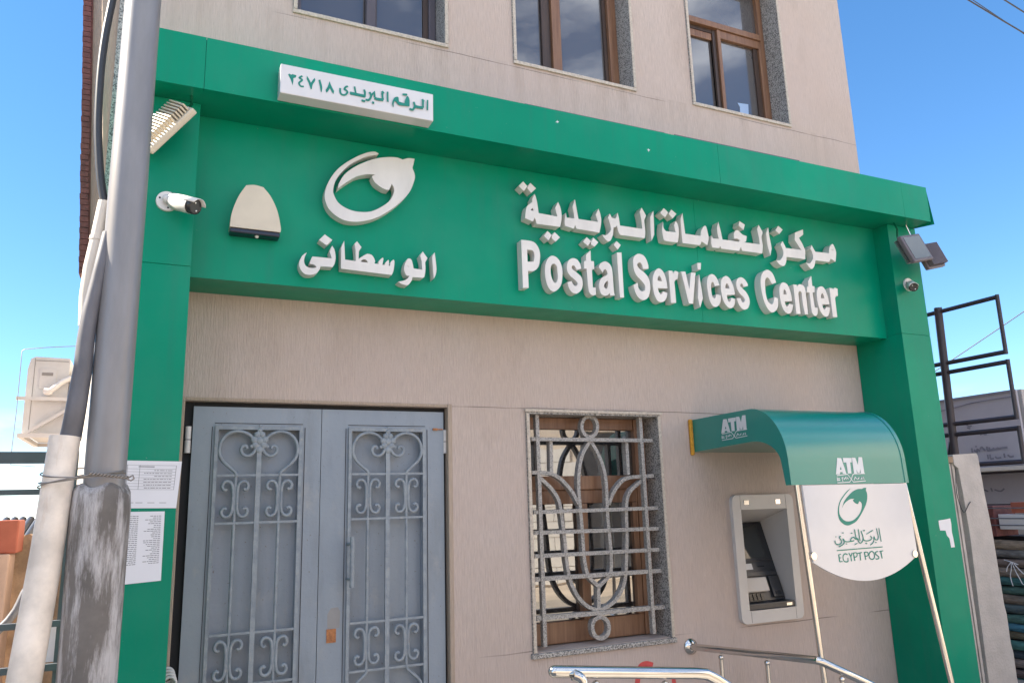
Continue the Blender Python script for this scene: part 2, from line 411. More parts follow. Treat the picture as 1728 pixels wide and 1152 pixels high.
def rrect(x0, x1, z0, z1, r, n=5):
    out = []
    for cx, cz, a0 in ((x1-r, z1-r, 0), (x0+r, z1-r, 90), (x0+r, z0+r, 180), (x1-r, z0+r, 270)):
        for i in range(n+1):
            a = R(a0+90*i/n); out.append((cx+r*math.cos(a), cz+r*math.sin(a)))
    return out
def rect(x0, x1, z0, z1): return [(x0, z0), (x1, z0), (x1, z1), (x0, z1)]
def catmull3(P, k=4):
    P = [Vector(p) for p in P]; out = []
    for i in range(len(P)-1):
        p1, p2 = P[i], P[i+1]; p0 = P[i-1] if i else p1; p3 = P[i+2] if i+2 < len(P) else p2
        for s in range(k):
            t = s/k; out.append((2*t**3-3*t*t+1)*p1+(t**3-2*t*t+t)*(p2-p0)/2+(-2*t**3+3*t*t)*p2+(t**3-t*t)*(p3-p1)/2)
    return out+[P[-1]]
# ------------------------------------------------------------------ measured outlines (0.1 mm, x,z in the plane of each sign; c = corner)
LATIN = [["P","19532,31900c 20055,31910 20430,31840 20679,31570 20796,31161 20764,30713 20678,30351 20504,30112 20264,29973 19928,29956c 19935,28878c 19551,28843c","19917,31313c 20221,31317 20359,31222 20408,31028 20388,30761 20334,30578c 19921,30542c"],["P","21663,31116 21973,31025 22202,30736 22317,30301 22305,29854 22209,29356 22001,29027 21680,28800 21399,28905 21200,29237 21102,29733 21115,30264 21213,30674 21418,30986","21664,30589 21832,30585 21954,30397 21976,30043 21974,29688 21901,29459 21777,29368 21638,29478 21510,29818 21492,30171 21538,30442"],["P","22950,29605c 23037,29400 23204,29308 23346,29389 23340,29554 23129,29748 22869,29933 22687,30205 22661,30561 22786,30912 23076,31111 23395,31069 23605,30820 23702,30490c 23349,30372c 23246,30578 23126,30647 23004,30575 23040,30399 23373,30177 23657,29935 23737,29592 23665,29182 23429,28914 23178,28803 22890,28910 22719,29183 22638,29508c"],["P","24436,31781c 24420,31072c 24638,31082c 24643,30566c 24465,30534c 24467,29527 24505,29327 24673,29357c 24680,28879c 24440,28804 24223,28942 24132,29270 24073,30520c 23902,30511c 23930,31014c 24067,31047c 24090,31466c"],["P","24982,30716c 25125,30984 25443,31156 25722,31094 25915,30883 25986,30545 26003,29857 26023,29218 26072,28949c 25736,28910c 25670,29072c 25506,28899 25224,28874 25031,29015 24939,29345 24959,29665 25088,29950 25355,30159 25593,30284 25581,30503 25462,30638 25328,30546 25267,30379c","25604,29886 25432,29756 25308,29562 25334,29405 25482,29328 25579,29496 25619,29728"],["P","26406,31867c 26765,31908c 26755,28873c 26452,28846c"],["P","27881,29971c 27916,29652 28048,29460 28250,29417 28424,29545 28430,29854 28187,30139 27830,30464 27654,30858 27625,31267 27681,31636 27906,31895 28148,31975 28469,31906 28687,31643 28807,31264 28806,31019c 28367,30958c 28327,31213 28192,31380 28012,31335 27941,31172 28072,30953 28439,30732 28713,30449 28848,30049 28835,29583 28668,29106 28384,28867 28089,28842 27811,29031 27632,29371 27547,29796c"],["P","30223,29800c 29446,29754c 29504,29516 29629,29357 29766,29410 29852,29573c 30184,29489c 30109,29182 29905,28906 29626,28805 29363,28885 29154,29252 29068,29811 29102,30384 29268,30817 29576,31121 29872,31036 30072,30742 30191,30282","29476,30265c 29503,30450 29613,30617 29738,30525 29798,30375 29806,30245c"],["P","30421,31051c 30730,31072c 30755,30864c 30947,31084 31220,31027c 31113,30530c 30968,30489 30827,30292 30836,29977 30841,28856c 30430,28821c"],["P","31443,31093c 31809,31130c 32019,29903c 32272,31114c 32653,31137c 32239,28922c 31895,28908c"],["P","32870,31859c 33193,31894c 33112,31399c 32854,31372c"],["P","32948,31032c 33045,30078c 33102,29365c 32802,28705c 32689,29356c 32837,30539c"],["P","34629,30442c 34505,30809 34276,31112 33989,31165 33712,30975 33573,30557 33572,29913 33668,29281 33888,28927 34170,28855 34446,29027 34606,29308 34650,29715c 34284,29763c 34209,29542 34071,29450 33925,29597 33876,29941 33895,30372 33996,30598 34124,30583 34213,30322c"],["P","35918,29882c 35201,29791c 35217,29523 35326,29316 35465,29382 35559,29633c 35884,29581c 35808,29195 35613,28936 35375,28862 35095,29001 34869,29331 34757,29806 34736,30344 34874,30900 35232,31165 35550,31049 35745,30712 35870,30341","35122,30272c 35159,30492 35294,30641 35422,30490 35495,30252c"],["P","36395,29680c 36468,29441 36629,29384 36749,29546 36673,29758 36366,30004 36167,30314 36123,30693 36249,31035 36571,31205 36896,31099 37104,30843 37166,30628c 36763,30534c 36683,30720 36552,30746 36466,30589 36614,30411 36922,30164 37122,29853 37179,29474 37031,29079 36773,28895 36472,28898 36204,29174 36101,29436 36045,29649c"],["P","39804,31120c 39692,31524 39489,31854 39129,32014 38759,31866 38470,31489 38350,30959 38372,30272 38507,29641 38717,29189 39053,28874 39442,28969 39731,29315 39810,29710 39814,29948c 39498,30028c 39404,29718 39267,29491 39051,29495 38837,29712 38729,30132 38735,30693 38796,31175 38974,31431 39182,31365 39338,31097 39432,30984c"],["P","41152,29868c 40449,29786c 40476,29571 40591,29407 40739,29485 40872,29648c 41196,29588c 41095,29253 40888,28955 40603,28889 40325,29061 40128,29434 40038,29989 40047,30598 40200,31005 40474,31207 40821,31108 41026,30776 41128,30303","40392,30303c 40447,30591 40571,30690 40659,30523 40713,30310c"],["P","41439,31145c 41776,31146c 41790,31001c 41981,31197 42237,31208 42475,31088 42552,30829 42570,30166 42570,28987c 42258,28975c 42166,29910 42169,30528 42051,30694 41899,30614 41836,30366 41835,28964c 41439,28933c"],["P","43307,31965c 43294,31210c 43521,31187c 43454,30733c 43258,30693c 43301,29697 43376,29548 43571,29587c 43547,29231 43427,29000 43243,28920 43060,29038 42965,29361 42944,30665c 42699,30664c 42793,31118c 42912,31152c 42942,31557c"],["P","44815,29935c 44106,29875c 44127,29632 44221,29484 44378,29564 44488,29706c 44806,29688c 44721,29324 44528,29019 44256,28954 43964,29131 43762,29513 43645,30081 43668,30618 43787,31032 44080,31239 44369,31221 44617,30929 44755,30491","44031,30338c 44090,30611 44237,30737 44331,30588 44381,30346c"],["P","45013,31214c 45338,31212c 45348,31086c 45554,31264 45846,31223c 45784,30649c 45637,30659 45476,30464 45460,30101 45463,29002c 45017,28968c"]]
ARABIC = [["P","19806,35772c 20100,35487c 19827,35136c 19487,35413c"],["P","20299,35746c 20690,35445c 20348,35091c 20070,35359c 20118,35490c"],["P","20575,35055c 20673,34789 20743,34387 20807,33809c 22136,33764c 21998,34317c 22226,34758c 22385,34372 22440,33921 22402,33502 22294,33096c 20649,33086c 20528,33497c 20396,33195c 19857,33346c 19905,33737 20027,34162 20403,34502c 20389,34685c","20410,34114c 20466,33897c 20254,33949c"],["P","22751,34097c 22802,33784c 23354,33795c 23336,34128 23259,34579c 23468,35115c 23657,33803c 25110,33798c 24966,34267c 25203,34726c 25320,34358 25365,33938 25292,33505 25173,33076c 23486,33125c 23395,33363c 23282,33099c 22663,33205c 22645,33576"],["P","21388,32705c 21674,32464c 21426,32075c 21114,32353c"],["P","21889,32695c 22248,32392c 21926,32067c 21652,32278c 21704,32467c"],["P","24207,32645c 24503,32406c 24265,32058c 23916,32306c"],["P","24688,32671c 25054,32402c 24745,32073c 24500,32190c 24530,32401c"],["P","26049,34495c 26186,34258 26378,34205 26512,34263 26659,34638c 26731,34273 26784,33768c 28533,33756c 28511,34352c 28408,34960c 28595,35280c 28903,34746c 28725,34381c 28754,33585 28673,33118c 26762,33118c 26625,33355 26544,33756c 26448,33626 26279,33565c 26195,33067 25996,32654 25775,32558 25550,32716 25374,32964c 25651,32960 25944,33191 26068,33440 26006,33823 25901,34200c"],["P","29530,35176c 29501,34242 29462,33474c 29221,33026c 29193,33641 29234,34731c"],["P","26448,32651c 26749,32415c 26496,32075c 26201,32369c"],["P","30411,35495c 30752,35223c 30449,34834c 30063,35108c"],["P","31041,35477c 31419,35212c 31080,34838c 30763,35135c"],["P","30258,34496c 30267,34059 30457,33841c 31252,33860c 31153,34336c 31316,34693c 31470,34460 31525,34017 31456,33520 31352,33142c 30352,33143 30186,33363 30131,33921"],["P","31942,35341c 31982,34765 32036,33857c 33340,33860c 33452,34275 33724,34633 33910,34596 34003,34103 34042,33786 33869,33243c 33396,33466c 33225,33167c 31765,33151c 31740,34137 31740,34893c"],["P","34329,34022c 34402,33809c 34933,33834c 34856,34250 34855,34698c 35019,35107c 35147,34491 35246,33832c 36102,33854c 36691,33831c 36814,33961 36568,34062 36306,34014c 36334,34395 36485,34640 36740,34702 37084,34448 37488,34353c 37375,33938c 37140,33856c 38630,33881c 38611,34346 38518,35045c 38710,35364c 39030,34838c 38855,34459c 38900,33797 38775,33201c 36940,33197c 36848,33473c 36661,33144c 35076,33144c 34986,33335c 34883,33141c 34284,33132c 34226,33486"],["P","36947,35425c 37409,35215c 37250,34800c 36823,35076c"],["P","39589,35285c 39629,34550 39718,33781 39657,33515 39528,33135c 39361,33912 39343,34818c"],["P","40592,35538c 40967,35287c 40618,34913c 40243,35150c"],["P","40847,34385c 40957,34188 41108,33892c 42599,33920c 42060,34629c 42169,35218c 43001,35569c 42972,35163c 42506,34838c 42758,34447 42993,33944c 42908,33228c 41070,33208c 40994,32844 40818,32545 40617,32459 40307,32555 40022,32833c 40348,32860 40617,33063 40795,33386 40787,33732 40620,34105c"],["P","43700,34426c 43845,34176 44008,33936c 45391,33973c 45525,34462 45864,34764 46038,34567 46149,34082 45965,33363c 45501,33559c 45311,33269c 43924,33252c 43760,32836 43492,32544 43223,32625 42909,32965c 43269,32938 43590,33215 43716,33495 43661,33887 43521,34093c","45723,34349c 45827,34271c 45726,34146c"]]
EMBLEM = [["P","10560,36057c 10348,36119 9929,35992 9351,35656 8702,35149 8186,34606 7799,33941 7594,33311 7585,32842 7753,32359 8116,31988 8679,31725 9323,31718 9973,31890 10632,32202 11342,32735 11979,33354 12454,34002 12717,34716 12748,35083 12609,35490c 12675,35751 12742,36082c 12368,36063 12019,35913c 11629,35982 10986,35880 10352,35673 9728,35345 9114,34912 8633,34419 8360,33900 8286,33544c 8722,33956 9326,34422 9943,34665 10402,34704c 10194,34574c 10364,34257 10660,34039 10955,33908 11209,33903c 11293,34092 11356,34302c 11485,34122 11516,33861 11423,33581 11255,33249 10878,32888 10297,32502 9763,32350 9152,32343 8666,32488 8301,32734 8074,33127 8028,33419 8119,33905 8390,34423 8827,34974 9354,35414 9931,35756 10518,35970"]]
TOWN = [["P","7623,30760c 8037,30490c 7728,30143c 7320,30409c"],["P","6687,29620c 6586,29354 6561,29091 6648,28875 6840,28786 7084,28794 7206,28856 7163,28930 7025,28996 6839,29005c 6987,29428c 8022,29440c 7902,29824c 8035,30164c 8165,29943 8235,29537 8194,29180 8087,28949c 7438,28918c 7374,28714 7201,28494 6931,28395 6661,28396 6440,28560 6311,28862 6343,29154 6470,29428"],["P","8691,30525c 8752,29447c 9350,29424c 9327,30017c 9264,30429c 9405,30581c 9655,30265c 9514,30009c 9500,29559c 9705,29731 9934,29892 10054,29918 10269,29854 10425,29571 10396,29395c 10626,29388c 10655,29581 10855,29793c 10902,29734 10852,29368c 10982,29375c 11043,29543 11197,29703c 11229,29548 11215,29356c 11286,29354c 11338,29591 11494,29752c 11542,29645 11527,29357 11481,29066 11388,28829c 8549,28910c 8528,30103c","9622,29423c 9707,29537 9851,29583 9967,29521 10032,29402c"],["P","12396,29915 12539,29851 12619,29601 12667,29349c 13181,29322c 13151,29820c 13055,30167c 13218,30420c 13500,30054c 13361,29778c 13376,29391 13309,28932 13195,28850c 12602,28830c 12538,28600 12363,28360 12205,28320 11953,28369 11765,28477c 12079,28571 12300,28704 12427,28876c 12236,28921 12110,29195 12141,29518 12268,29821","12284,29495c 12443,29396c 12338,29427c"],["P","13938,30447c 14000,29946 14039,29460 13993,29130 13877,28860c 13817,29632 13789,30217c"]]
CODE = [["P","4960,37992c 5014,38067c 5104,38024 5181,38067 5260,38059 5373,38046c 5343,37925 5232,37862c 5227,37684 5200,37450c 5163,37568 5089,37780c"],["S",91,"5677,38076 5534,37942 5672,37846 5520,37647 5603,37487 5761,37496"],["P","5903,38127c 5997,38007 6117,37778c 6204,37951 6303,38101c 6330,37953 6210,37696 6171,37432c 6115,37420c 6028,37682 5896,37959c"],["P","6501,38017c 6592,38075c 6679,37773 6706,37599 6677,37375c 6642,37380 6577,37699"],["P","7074,38079c 7153,37876 7323,37552c 7291,37390c 7207,37501 7099,37684c 7021,37513 6931,37391c 6881,37534c 6992,37764"],["S",98,"7642,37801 7646,37569 7747,37448 7912,37476 8027,37638 7966,37742 7864,37784 7928,37928 8045,37998"],["S",164,"8156,37628c 8972,37611c"],["S",90,"8397,38056c 8472,37650c"],["S",106,"8917,37987 8964,37816 8945,37569"],["S",114,"8781,37324c 8975,37310c"],["S",109,"9206,37898 9292,37734 9252,37543 9142,37414 9002,37415"],["S",109,"9320,37740c 9473,37955c 9490,37654c"],["S",151,"9476,37606 9646,37580 9957,37584c"],["S",104,"9898,37984c 9943,37597c"],["S",128,"9883,38088c 9983,37972c"],["S",121,"9352,37322c 9465,37300c"],["S",92,"10197,38125c 10208,37530c"],["P","10471,37615c 10586,37854 10788,37927 10832,37659c 11136,37630c 11194,37889 11311,38099 11428,37907 11428,37505c 10846,37462 10673,37626 10558,37572 10530,37260c 10458,37429"],["S",111,"11034,38133c 11297,38183c"],["S",112,"11663,37816 11727,37628 11692,37466 11589,37328 11428,37366"],["S",155,"11707,37562c 12194,37562c"],["S",119,"12152,38073c 12256,37954c"],["S",106,"12196,37973c 12194,37568c"],["S",88,"12465,38092c 12447,37479c"]]
BRANDLOGO = [["P","40100,16445c 40040,16303 40101,16139 40088,15865 39962,15544 39710,15204 39326,14797 38924,14467 38520,14311 38168,14246 37843,14335 37575,14562 37478,14902 37539,15288 37757,15696 38079,16007 38469,16294 38786,16437c 38476,16232 38122,15957 37800,15646 37630,15285 37603,14947 37762,14676 38009,14523 38309,14484 38696,14548 39115,14779 39428,15089 39548,15381 39525,15555 39368,15658c 39232,15476c 39066,15517 38909,15619 38857,15719 38993,15810c 38626,15786 38258,15635 38026,15470 37860,15279c 38130,15687 38485,15973 38908,16237 39350,16377 39737,16383c 39888,16443"]]
BRANDTEXT = [["S",92,"37166,12615c 37184,12184c"],["S",48,"37156,12594c 37353,12617c"],["S",48,"37172,12398c 37340,12418c"],["S",55,"37184,12184c 37411,12200c"],["S",71,"37873,12568 37693,12622 37521,12531 37483,12333 37575,12185 37775,12158 37884,12212"],["S",66,"37866,12180c 37874,12379c"],["S",71,"37988,12651c 38129,12433c 38139,12165c"],["S",62,"38131,12444c 38274,12653c"],["S",84,"38362,12644c 38412,12184c"],["S",58,"38359,12626 38600,12636 38660,12517 38577,12409 38389,12386"],["S",76,"38901,12617c 38891,12180c"],["S",56,"38704,12593c 39065,12631c"],["S",76,"39279,12654c 39318,12191c"],["S",54,"39290,12624 39517,12627 39579,12515 39513,12417 39308,12394"],["S",63,"39898,12658 39710,12576 39638,12422 39681,12262 39848,12190 40021,12244 40098,12398 40061,12559 39908,12657"],["S",63,"40408,12621 40238,12595 40205,12483 40327,12391 40447,12289 40398,12201 40225,12188 40158,12218"],["S",77,"40665,12620c 40708,12196c"],["S",54,"40547,12607c 40869,12644c"],["S",53,"37039,12838c 40861,12874c"],["S",60,"40747,13995c 40801,13186c"],["S",55,"40530,13992 40590,13678 40599,13448 40491,13308 40344,13321 40278,13415 40249,13531"],["S",55,"40208,13487 40199,13304 40083,13149 39831,13024"],["S",57,"39941,13555 40037,13449 39935,13339 39664,13282 39409,13316 39302,13412"],["S",63,"39199,13894 39319,13456 39168,13236 38982,13188 38879,13339"],["S",45,"39617,13672c 40197,13889c"],["S",68,"39385,13898c 39525,13899c"],["S",63,"39444,13144c 39588,13131c"],["S",64,"40283,13163c 40381,13159c"],["S",63,"38989,13993c 39019,13310c"],["S",63,"38669,14005c 38721,13414c"],["S",108,"38672,13450 38814,13433 38882,13362"],["S",54,"38651,13417 38543,13539 38379,13514 38240,13412 38314,13319 38528,13355"],["S",56,"38314,13319 38057,13303 37838,13318 37660,13393 37631,13506"],["S",58,"37675,13482 37728,13323 37593,13172 37228,13044"],["S",58,"37487,13646 37352,13585 37497,13355 37413,13225 37154,13170 36989,13267 36960,13423"],["S",62,"37621,13831c 37715,13828c"],["S",63,"38328,13787c 38449,13787c"],["S",58,"37822,13184c 37904,13180c"],["S",53,"37024,13632c 37096,13629c"],["S",45,"38519,13107c 38756,13187c"]]
ATMSIDE = [["P","-3483,21186c -3821,21169c -4074,20300c -3771,20320c -3760,20402c -3568,20411c -3488,20276c -3178,20285c","-3614,20650c -3688,20694c -3716,20528c -3574,20532c"],["P","-3961,21184c -4716,21179c -4690,20941c -4534,20938c -4512,20318c -4213,20327c -4202,20934c -3973,20928c"],["P","-4748,21196c -5043,21192c -5182,20798c -5341,21227c -5645,21222c -5641,20335c -5337,20326c -5326,20565c -5239,20356c -5064,20353c -5003,20558c -4986,20321c -4736,20326c"],["S",44,"-3232,20218c -4162,20282c -4570,19853c -5655,19903c"],["S",44,"-3196,19823c -4241,19853c -4407,19978c -4591,20240c -4718,20298c -5681,20312c"],["S",53,"-3236,20126c -3213,19954c -3464,19972c"],["S",48,"-3262,20042c -3444,20056c"],["S",52,"-3668,19883c -3634,20089c -3757,20098c"],["S",52,"-3775,19995c -3974,20118c -3988,19996c"],["S",52,"-4064,20110c -4173,20019c"],["S",51,"-4643,19956c -4783,20122c -4887,20013c"],["S",51,"-4942,19988c -5102,20092c -5060,19997c"],["S",51,"-5233,19981c -5363,20087c -5364,19988c"],["S",50,"-5484,20125c -5521,19974c"]]
GRILLE = [["S",252,"22180,21688c 22196,7547c"],["S",252,"30116,21698c 30168,7584c"],["S",235,"21738,20117c 31018,20093c"],["S",235,"21701,18001c 22333,18011c"],["S",235,"30056,17681c 30925,17696c"],["S",235,"21734,15537c 31141,15550c"],["S",235,"21728,14284c 31079,14198c"],["S",235,"21715,12874c 31015,12830c"],["S",252,"21704,11496c 31095,11471c"],["S",269,"21737,9198c 31188,9163c"],["S",235,"26184,21657 25738,21489 25529,20973 25684,20504 26107,20289 26548,20514 26732,20992 26604,21466 26221,21658"],["S",252,"26260,8932 25772,8758 25618,8346 25763,7873 26200,7657 26672,7826 26830,8240 26700,8681 26303,8928"],["S",235,"26081,19998c 25473,19100 25162,17948 25089,16732 25148,15526 25225,13722 25252,12618 25495,11510 26239,10772c"],["S",235,"26199,19999c 26739,19101 27124,17930 27202,16692 27162,15620 27245,13634 27281,12512 27125,11484 26239,10772c"],["S",235,"22291,18011c 23434,17813 24434,16970 25082,15940c"],["S",235,"22319,17675c 23098,16993 23603,16238 23753,15418 23915,13779 24015,12321 24194,11303 24656,10341 25348,9648 26110,9338c"],["S",235,"30056,17681c 28718,17523 27830,16757 27334,15883c"],["S",235,"30034,17388c 29033,16657 28682,15656 28609,13955 28476,12449 28334,11336 28002,10470 27279,9718 26284,9324c"],["S",252,"26239,10772c 26197,9331c"],["S",235,"23230,20015c 23181,17928c"],["S",235,"29034,20021c 29019,17795c"]]
CONDUIT = [(-0.243, -1.700, 1.835), (-0.240, -1.705, 1.86), (-0.233, -1.720, 1.926), (-0.228, -1.720, 1.999), (-0.224, -1.720, 2.055), (-0.224, -1.720, 2.111), (-0.222, -1.720, 2.168), (-0.218, -1.720, 2.226), (-0.212, -1.720, 2.274), (-0.204, -1.720, 2.334), (-0.197, -1.720, 2.394), (-0.185, -1.710, 2.50)]
CONDUIT_R = [.0305-.0105*i/44 for i in range(45)]
CREAMPIPE = [(-0.207, -1.660, 2.625), (-0.220, -1.660, 2.501), (-0.233, -1.660, 2.394), (-0.237, -1.660, 2.298), (-0.232, -1.660, 2.2)]
CABLE = [(-0.208, -1.660, 2.617), (-0.227, -1.660, 2.709), (-0.243, -1.660, 2.835), (-0.251, -1.660, 2.942), (-0.255, -1.660, 3.097), (-0.251, -1.660, 3.234), (-0.239, -1.660, 3.377), (-0.223, -1.660, 3.549)]
WIRELOOP = [(-0.502, 1.900, 2.843), (-0.596, 1.900, 2.824), (-0.762, 1.900, 2.805), (-0.899, 1.900, 2.784), (-0.915, 1.900, 2.770), (-0.912, 1.900, 2.566), (-0.910, 1.900, 2.356), (-0.913, 1.900, 2.150), (-0.914, 1.900, 2.048), (-0.910, 1.900, 1.971), (-0.762, 1.900, 1.958)]
WIRES = [('upper overhead wire at the top right corner', (11.335, 3.000, 10.213), (15.064, 3.000, 9.499), 0.014), ('thin wire just under the upper overhead wire', (11.925, 3.000, 10.188), (15.448, 3.200, 9.631), 0.008), ('short overhead wire nearest the top right corner', (14.310, 4.000, 11.665), (17.246, 4.000, 11.068), 0.016), ('thin green wire crossing behind the steel sign frame', (12.473, 6.000, 3.199), (13.751, 3.000, 5.004), 0.009)]

# ------------------------------------------------------------------ setting
mb = MB(); mb.box(-150, 150, -150, 150, -.6, -.16); tag(mb.build('ground', 'ground'), kind='structure')
mb = MB(); mb.box(-40, 40, -8.6, -3.2, -.159, -.15); tag(mb.build('road', 'asphalt'), kind='structure')
mb = MB(); mb.box(-40, 40, -3.0, .6, -.158, -.012); tag(mb.build('pavement', 'pavement', bevel=.015), kind='structure')

# ------------------------------------------------------------------ post office building
WX1 = 5.436
b = thing('post_office', 'beige plastered two storey post office with green sign front and barred window', 'building', (2.6, 1, 0))
UW = ((.602, 1.627), (2.113, 3.138), (3.665, 4.684))
Z0, Z1 = 4.66, 6.12
holes = [rect(.121, 1.602, -.15, 2.195), rect(2.12, 3.14, .733, 2.19), rrect(3.70, 4.23, .80, 1.58, .03)]+[rect(a, c, Z0, Z1) for a, c in UW]
mb = MB(); mb.ext([rect(-.31, WX1, -.2, 8.2)]+holes, XZ(0), (0, .25, 0)); mb.build('wall', 'plaster', b)
# interior shell and other walls so the house is closed
mb = MB()
mb.box(WX1-.25, WX1, .252, 9, -.2, 8.2); mb.box(-1.2, WX1-.26, 8.8, 9, -.2, 8.2)
mb.build('side_wall', 'plaster_plain', b)
mb = MB(); mb.box(-.6, WX1+.04, .02, 9.04, 8.2, 8.35); mb.build('roof', 'concrete', b)
mb = MB(); mb.box(-.2, WX1-.3, .62, .66, -.1, 8.1); mb.box(-.2, WX1-.3, .26, .62, 3.2, 3.3); mb.build('interior', 'dark', b)
# left flank: plan opens slightly outwards, white below, tan above
def flank(z0, z1, x1a, x1b, y1, name, mat, t=.2):
    m2 = MB(); v = [(-.312, .0, z0), (x1a, y1, z0), (x1b, y1, z1), (-.312, .0, z1)]
    v2 = [(x+t, y+.05, z) for x, y, z in v]
    m2.add(v+v2, [(0, 1, 2, 3), (4, 7, 6, 5), (0, 4, 5, 1), (1, 5, 6, 2), (2, 6, 7, 3), (3, 7, 4, 0)])
    return m2.build(name, mat, b)
flank(-.2, 2.84, -.66, -.66, 3.2, 'side_wall', 'sidewall')
flank(2.842, 8.2, -.386, -.722, .09, 'side_wall', 'plaster_plain', .12)
m2 = MB()
for k in range(166):
    z = 2.862+k*.032; x = -.3885-(z-2.84)*.0628
    m2.obox((x-.042-.004*random.random(), .072, z), (.040, 0, 0), (0, .10, 0), (-.002, 0, .0285))
m2.obox((-.415, .085, 2.86), (.03, 0, 0), (0, .08, 0), (-.333, 0, 5.3))
m2.build('tile_cladding', 'tile', b)
mb = MB(); mb.box(-.345, -.308, -.012, .10, 2.80, 8.2); mb.build('corner_trim', 'granite', b)

# upper windows
def upper_window(x0, x1, kind):
    w = MB(); e = .027
    # granite lining: sill, jambs, head, proud of the plaster
    w.box(x0-.0, x1+.0, -.014, .22, Z0-.026, Z0+.0005)
    wnd = w.build('window', 'marble', b, bevel=.003)
    j = MB(); j.box(x0, x0+e, -.010, .22, Z0+.001, Z1-.001); j.box(x1-e, x1, -.010, .22, Z0+.001, Z1-.001); j.box(x0+e+.001, x1-e-.001, -.010, .22, Z1-e, Z1-.001)
    j.build('reveal', 'granite', wnd)
    l = MB(); l.box(x0+.003, x0+e-.003, -.016, -.0102, Z0+.002, Z1-.03); l.build('edging', 'marble', wnd)
    l = MB(); l.box(x1-e+.003, x1-.003, -.016, -.0102, Z0+.002, Z1-.03); l.build('edging', 'marble', wnd)
    a, c = x0+e+.002, x1-e-.002; zb, zt = Z0+.002, Z1-e-.002
    fm = 'greyframe' if kind == 0 else 'wood'
    f = MB()
    f.box(a, a+.045, .17, .23, zb, zt); f.box(c-.05, c, .165, .23, zb, zt); f.box(a+.046, c-.051, .17, .23, zb, zb+.035); f.box(a+.046, c-.051, .17, .23, zt-.05, zt)
    g = MB(); d = MB()
    if kind == 0:
        m_ = (a+c)/2+.02
        f.box(m_-.032, m_+.032, .15, .2, zb+.036, zt-.051)
        d.box(m_+.033, m_+.045, .18, .2, zb+.036, zt-.051); d.box(c-.085, c-.051, .185, .21, zb+.036, zt-.051)
        g.box(a+.047, m_-.034, .205, .21, zb+.037, zt-.052); g.box(m_+.046, c-.087, .201, .206, zb+.037, zt-.052)
    elif kind == 1:
        s0, s1 = x0+.335, x0+.465
        d.box(s0, s0+.072, .18, .205, zb+.036, zt-.051); f.box(s0+.074, s1+.02, .155, .20, zb+.036, zt-.051)
        d.box(c-.115, c-.085, .18, .205, zb+.036, zt-.051); f.box(c-.084, c-.052, .15, .2, zb+.036, zt-.051)
        g.box(a+.047, s0-.002, .205, .21, zb+.037, zt-.052); g.box(s1+.022, c-.117, .195, .2, zb+.037, zt-.052)
    else:
        tz = zb+.86
        f.box(a+.046, c-.051, .15, .22, tz, tz+.055)
        m_ = a+.43
        d.box(m_-.035, m_, .18, .2, zb+.036, tz-.001); f.box(m_+.001, m_+.036, .16, .2, zb+.036, tz-.001); f.box(m_+.037, c-.053, .165, .2, tz-.075, tz-.001); f.box(c-.075, c-.053, .16, .2, zb+.036, tz-.076)
        f.box(a+.046, m_-.036, .19, .21, tz-.10, tz-.035); d.box(a+.046, m_-.036, .185, .2, tz-.034, tz-.001)
        d.box(c-.125, c-.076, .18, .2, zb+.036, tz-.076)
        g.box(a+.047, m_-.037, .211, .216, zb+.037, tz-.036); g.box(m_+.038, c-.127, .195, .2, zb+.037, tz-.077); g.box(a+.047, c-.053, .2, .205, tz+.056, zt-.052)
    f.build('frame', fm, wnd, bevel=.004); d.build('sash_shadow_gap', 'woodshade', wnd); g.build('pane', 'glass', wnd)
    if kind == 2:
        p = MB(); p.ext([[(m_+.19, zb+.085), (m_+.29, zb+.075), (m_+.30, zb+.235), (m_+.185, zb+.225), (m_+.205, zb+.19), (m_+.20, zb+.11)]], XZ(.192), (0, .002, 0)); p.build('paper_scrap', 'skytintpaper', wnd)
for k, (x0, x1) in enumerate(UW): upper_window(x0, x1, k)

# street window with terrazzo grille
w = MB(); w.box(2.105, 3.155, -.022, .2, .700, .7295); wnd = w.build('street_window', 'granite', b, bevel=.004)
j = MB(); j.box(2.117, 2.142, -.014, .23, .731, 2.193); j.box(3.118, 3.143, -.014, .23, .731, 2.193); j.box(2.143, 3.117, -.014, .23, 2.168, 2.193); j.build('reveal', 'granite', wnd)
for bb in ((2.108, 3.152, -.026, -.0142, 2.180, 2.197), (2.119, 2.139, -.019, -.0142, .735, 2.17), (3.121, 3.141, -.019, -.0142, .735, 2.17)): l = MB(); l.box(*bb); l.build('edging', 'marble', wnd)
f = MB()
f.box(2.144, 2.20, .16, .23, .74, 2.166); f.box(3.03, 3.116, .15, .23, .74, 2.166); f.box(2.201, 3.029, .16, .23, 2.09, 2.166); f.box(2.201, 3.029, .16, .23, .74, .87); f.box(2.201, 3.029, .14, .22, 1.69, 1.78)
f.box(2.201, 3.029, .155, .22, 1.60, 1.688); f.box(2.56, 2.625, .145, .22, .871, 1.599); f.box(2.985, 3.028, .155, .22, .871, 1.599)
f.build('frame', 'wood', wnd, bevel=.004)
g = MB(); g.box(2.202, 2.559, .19, .195, .872, 1.599); g.box(2.626, 2.984, .186, .191, .872, 1.599); g.box(2.202, 3.028, .19, .195, 1.781, 2.089); g.build('pane', 'mirrorglass', wnd)
g = MB()
for k, it in enumerate(GRILLE): glyph(g, it, XZ(.030+.0011*k), (0, .036+.0005*k, 0))
g.build('grille', 'terrazzo', wnd)

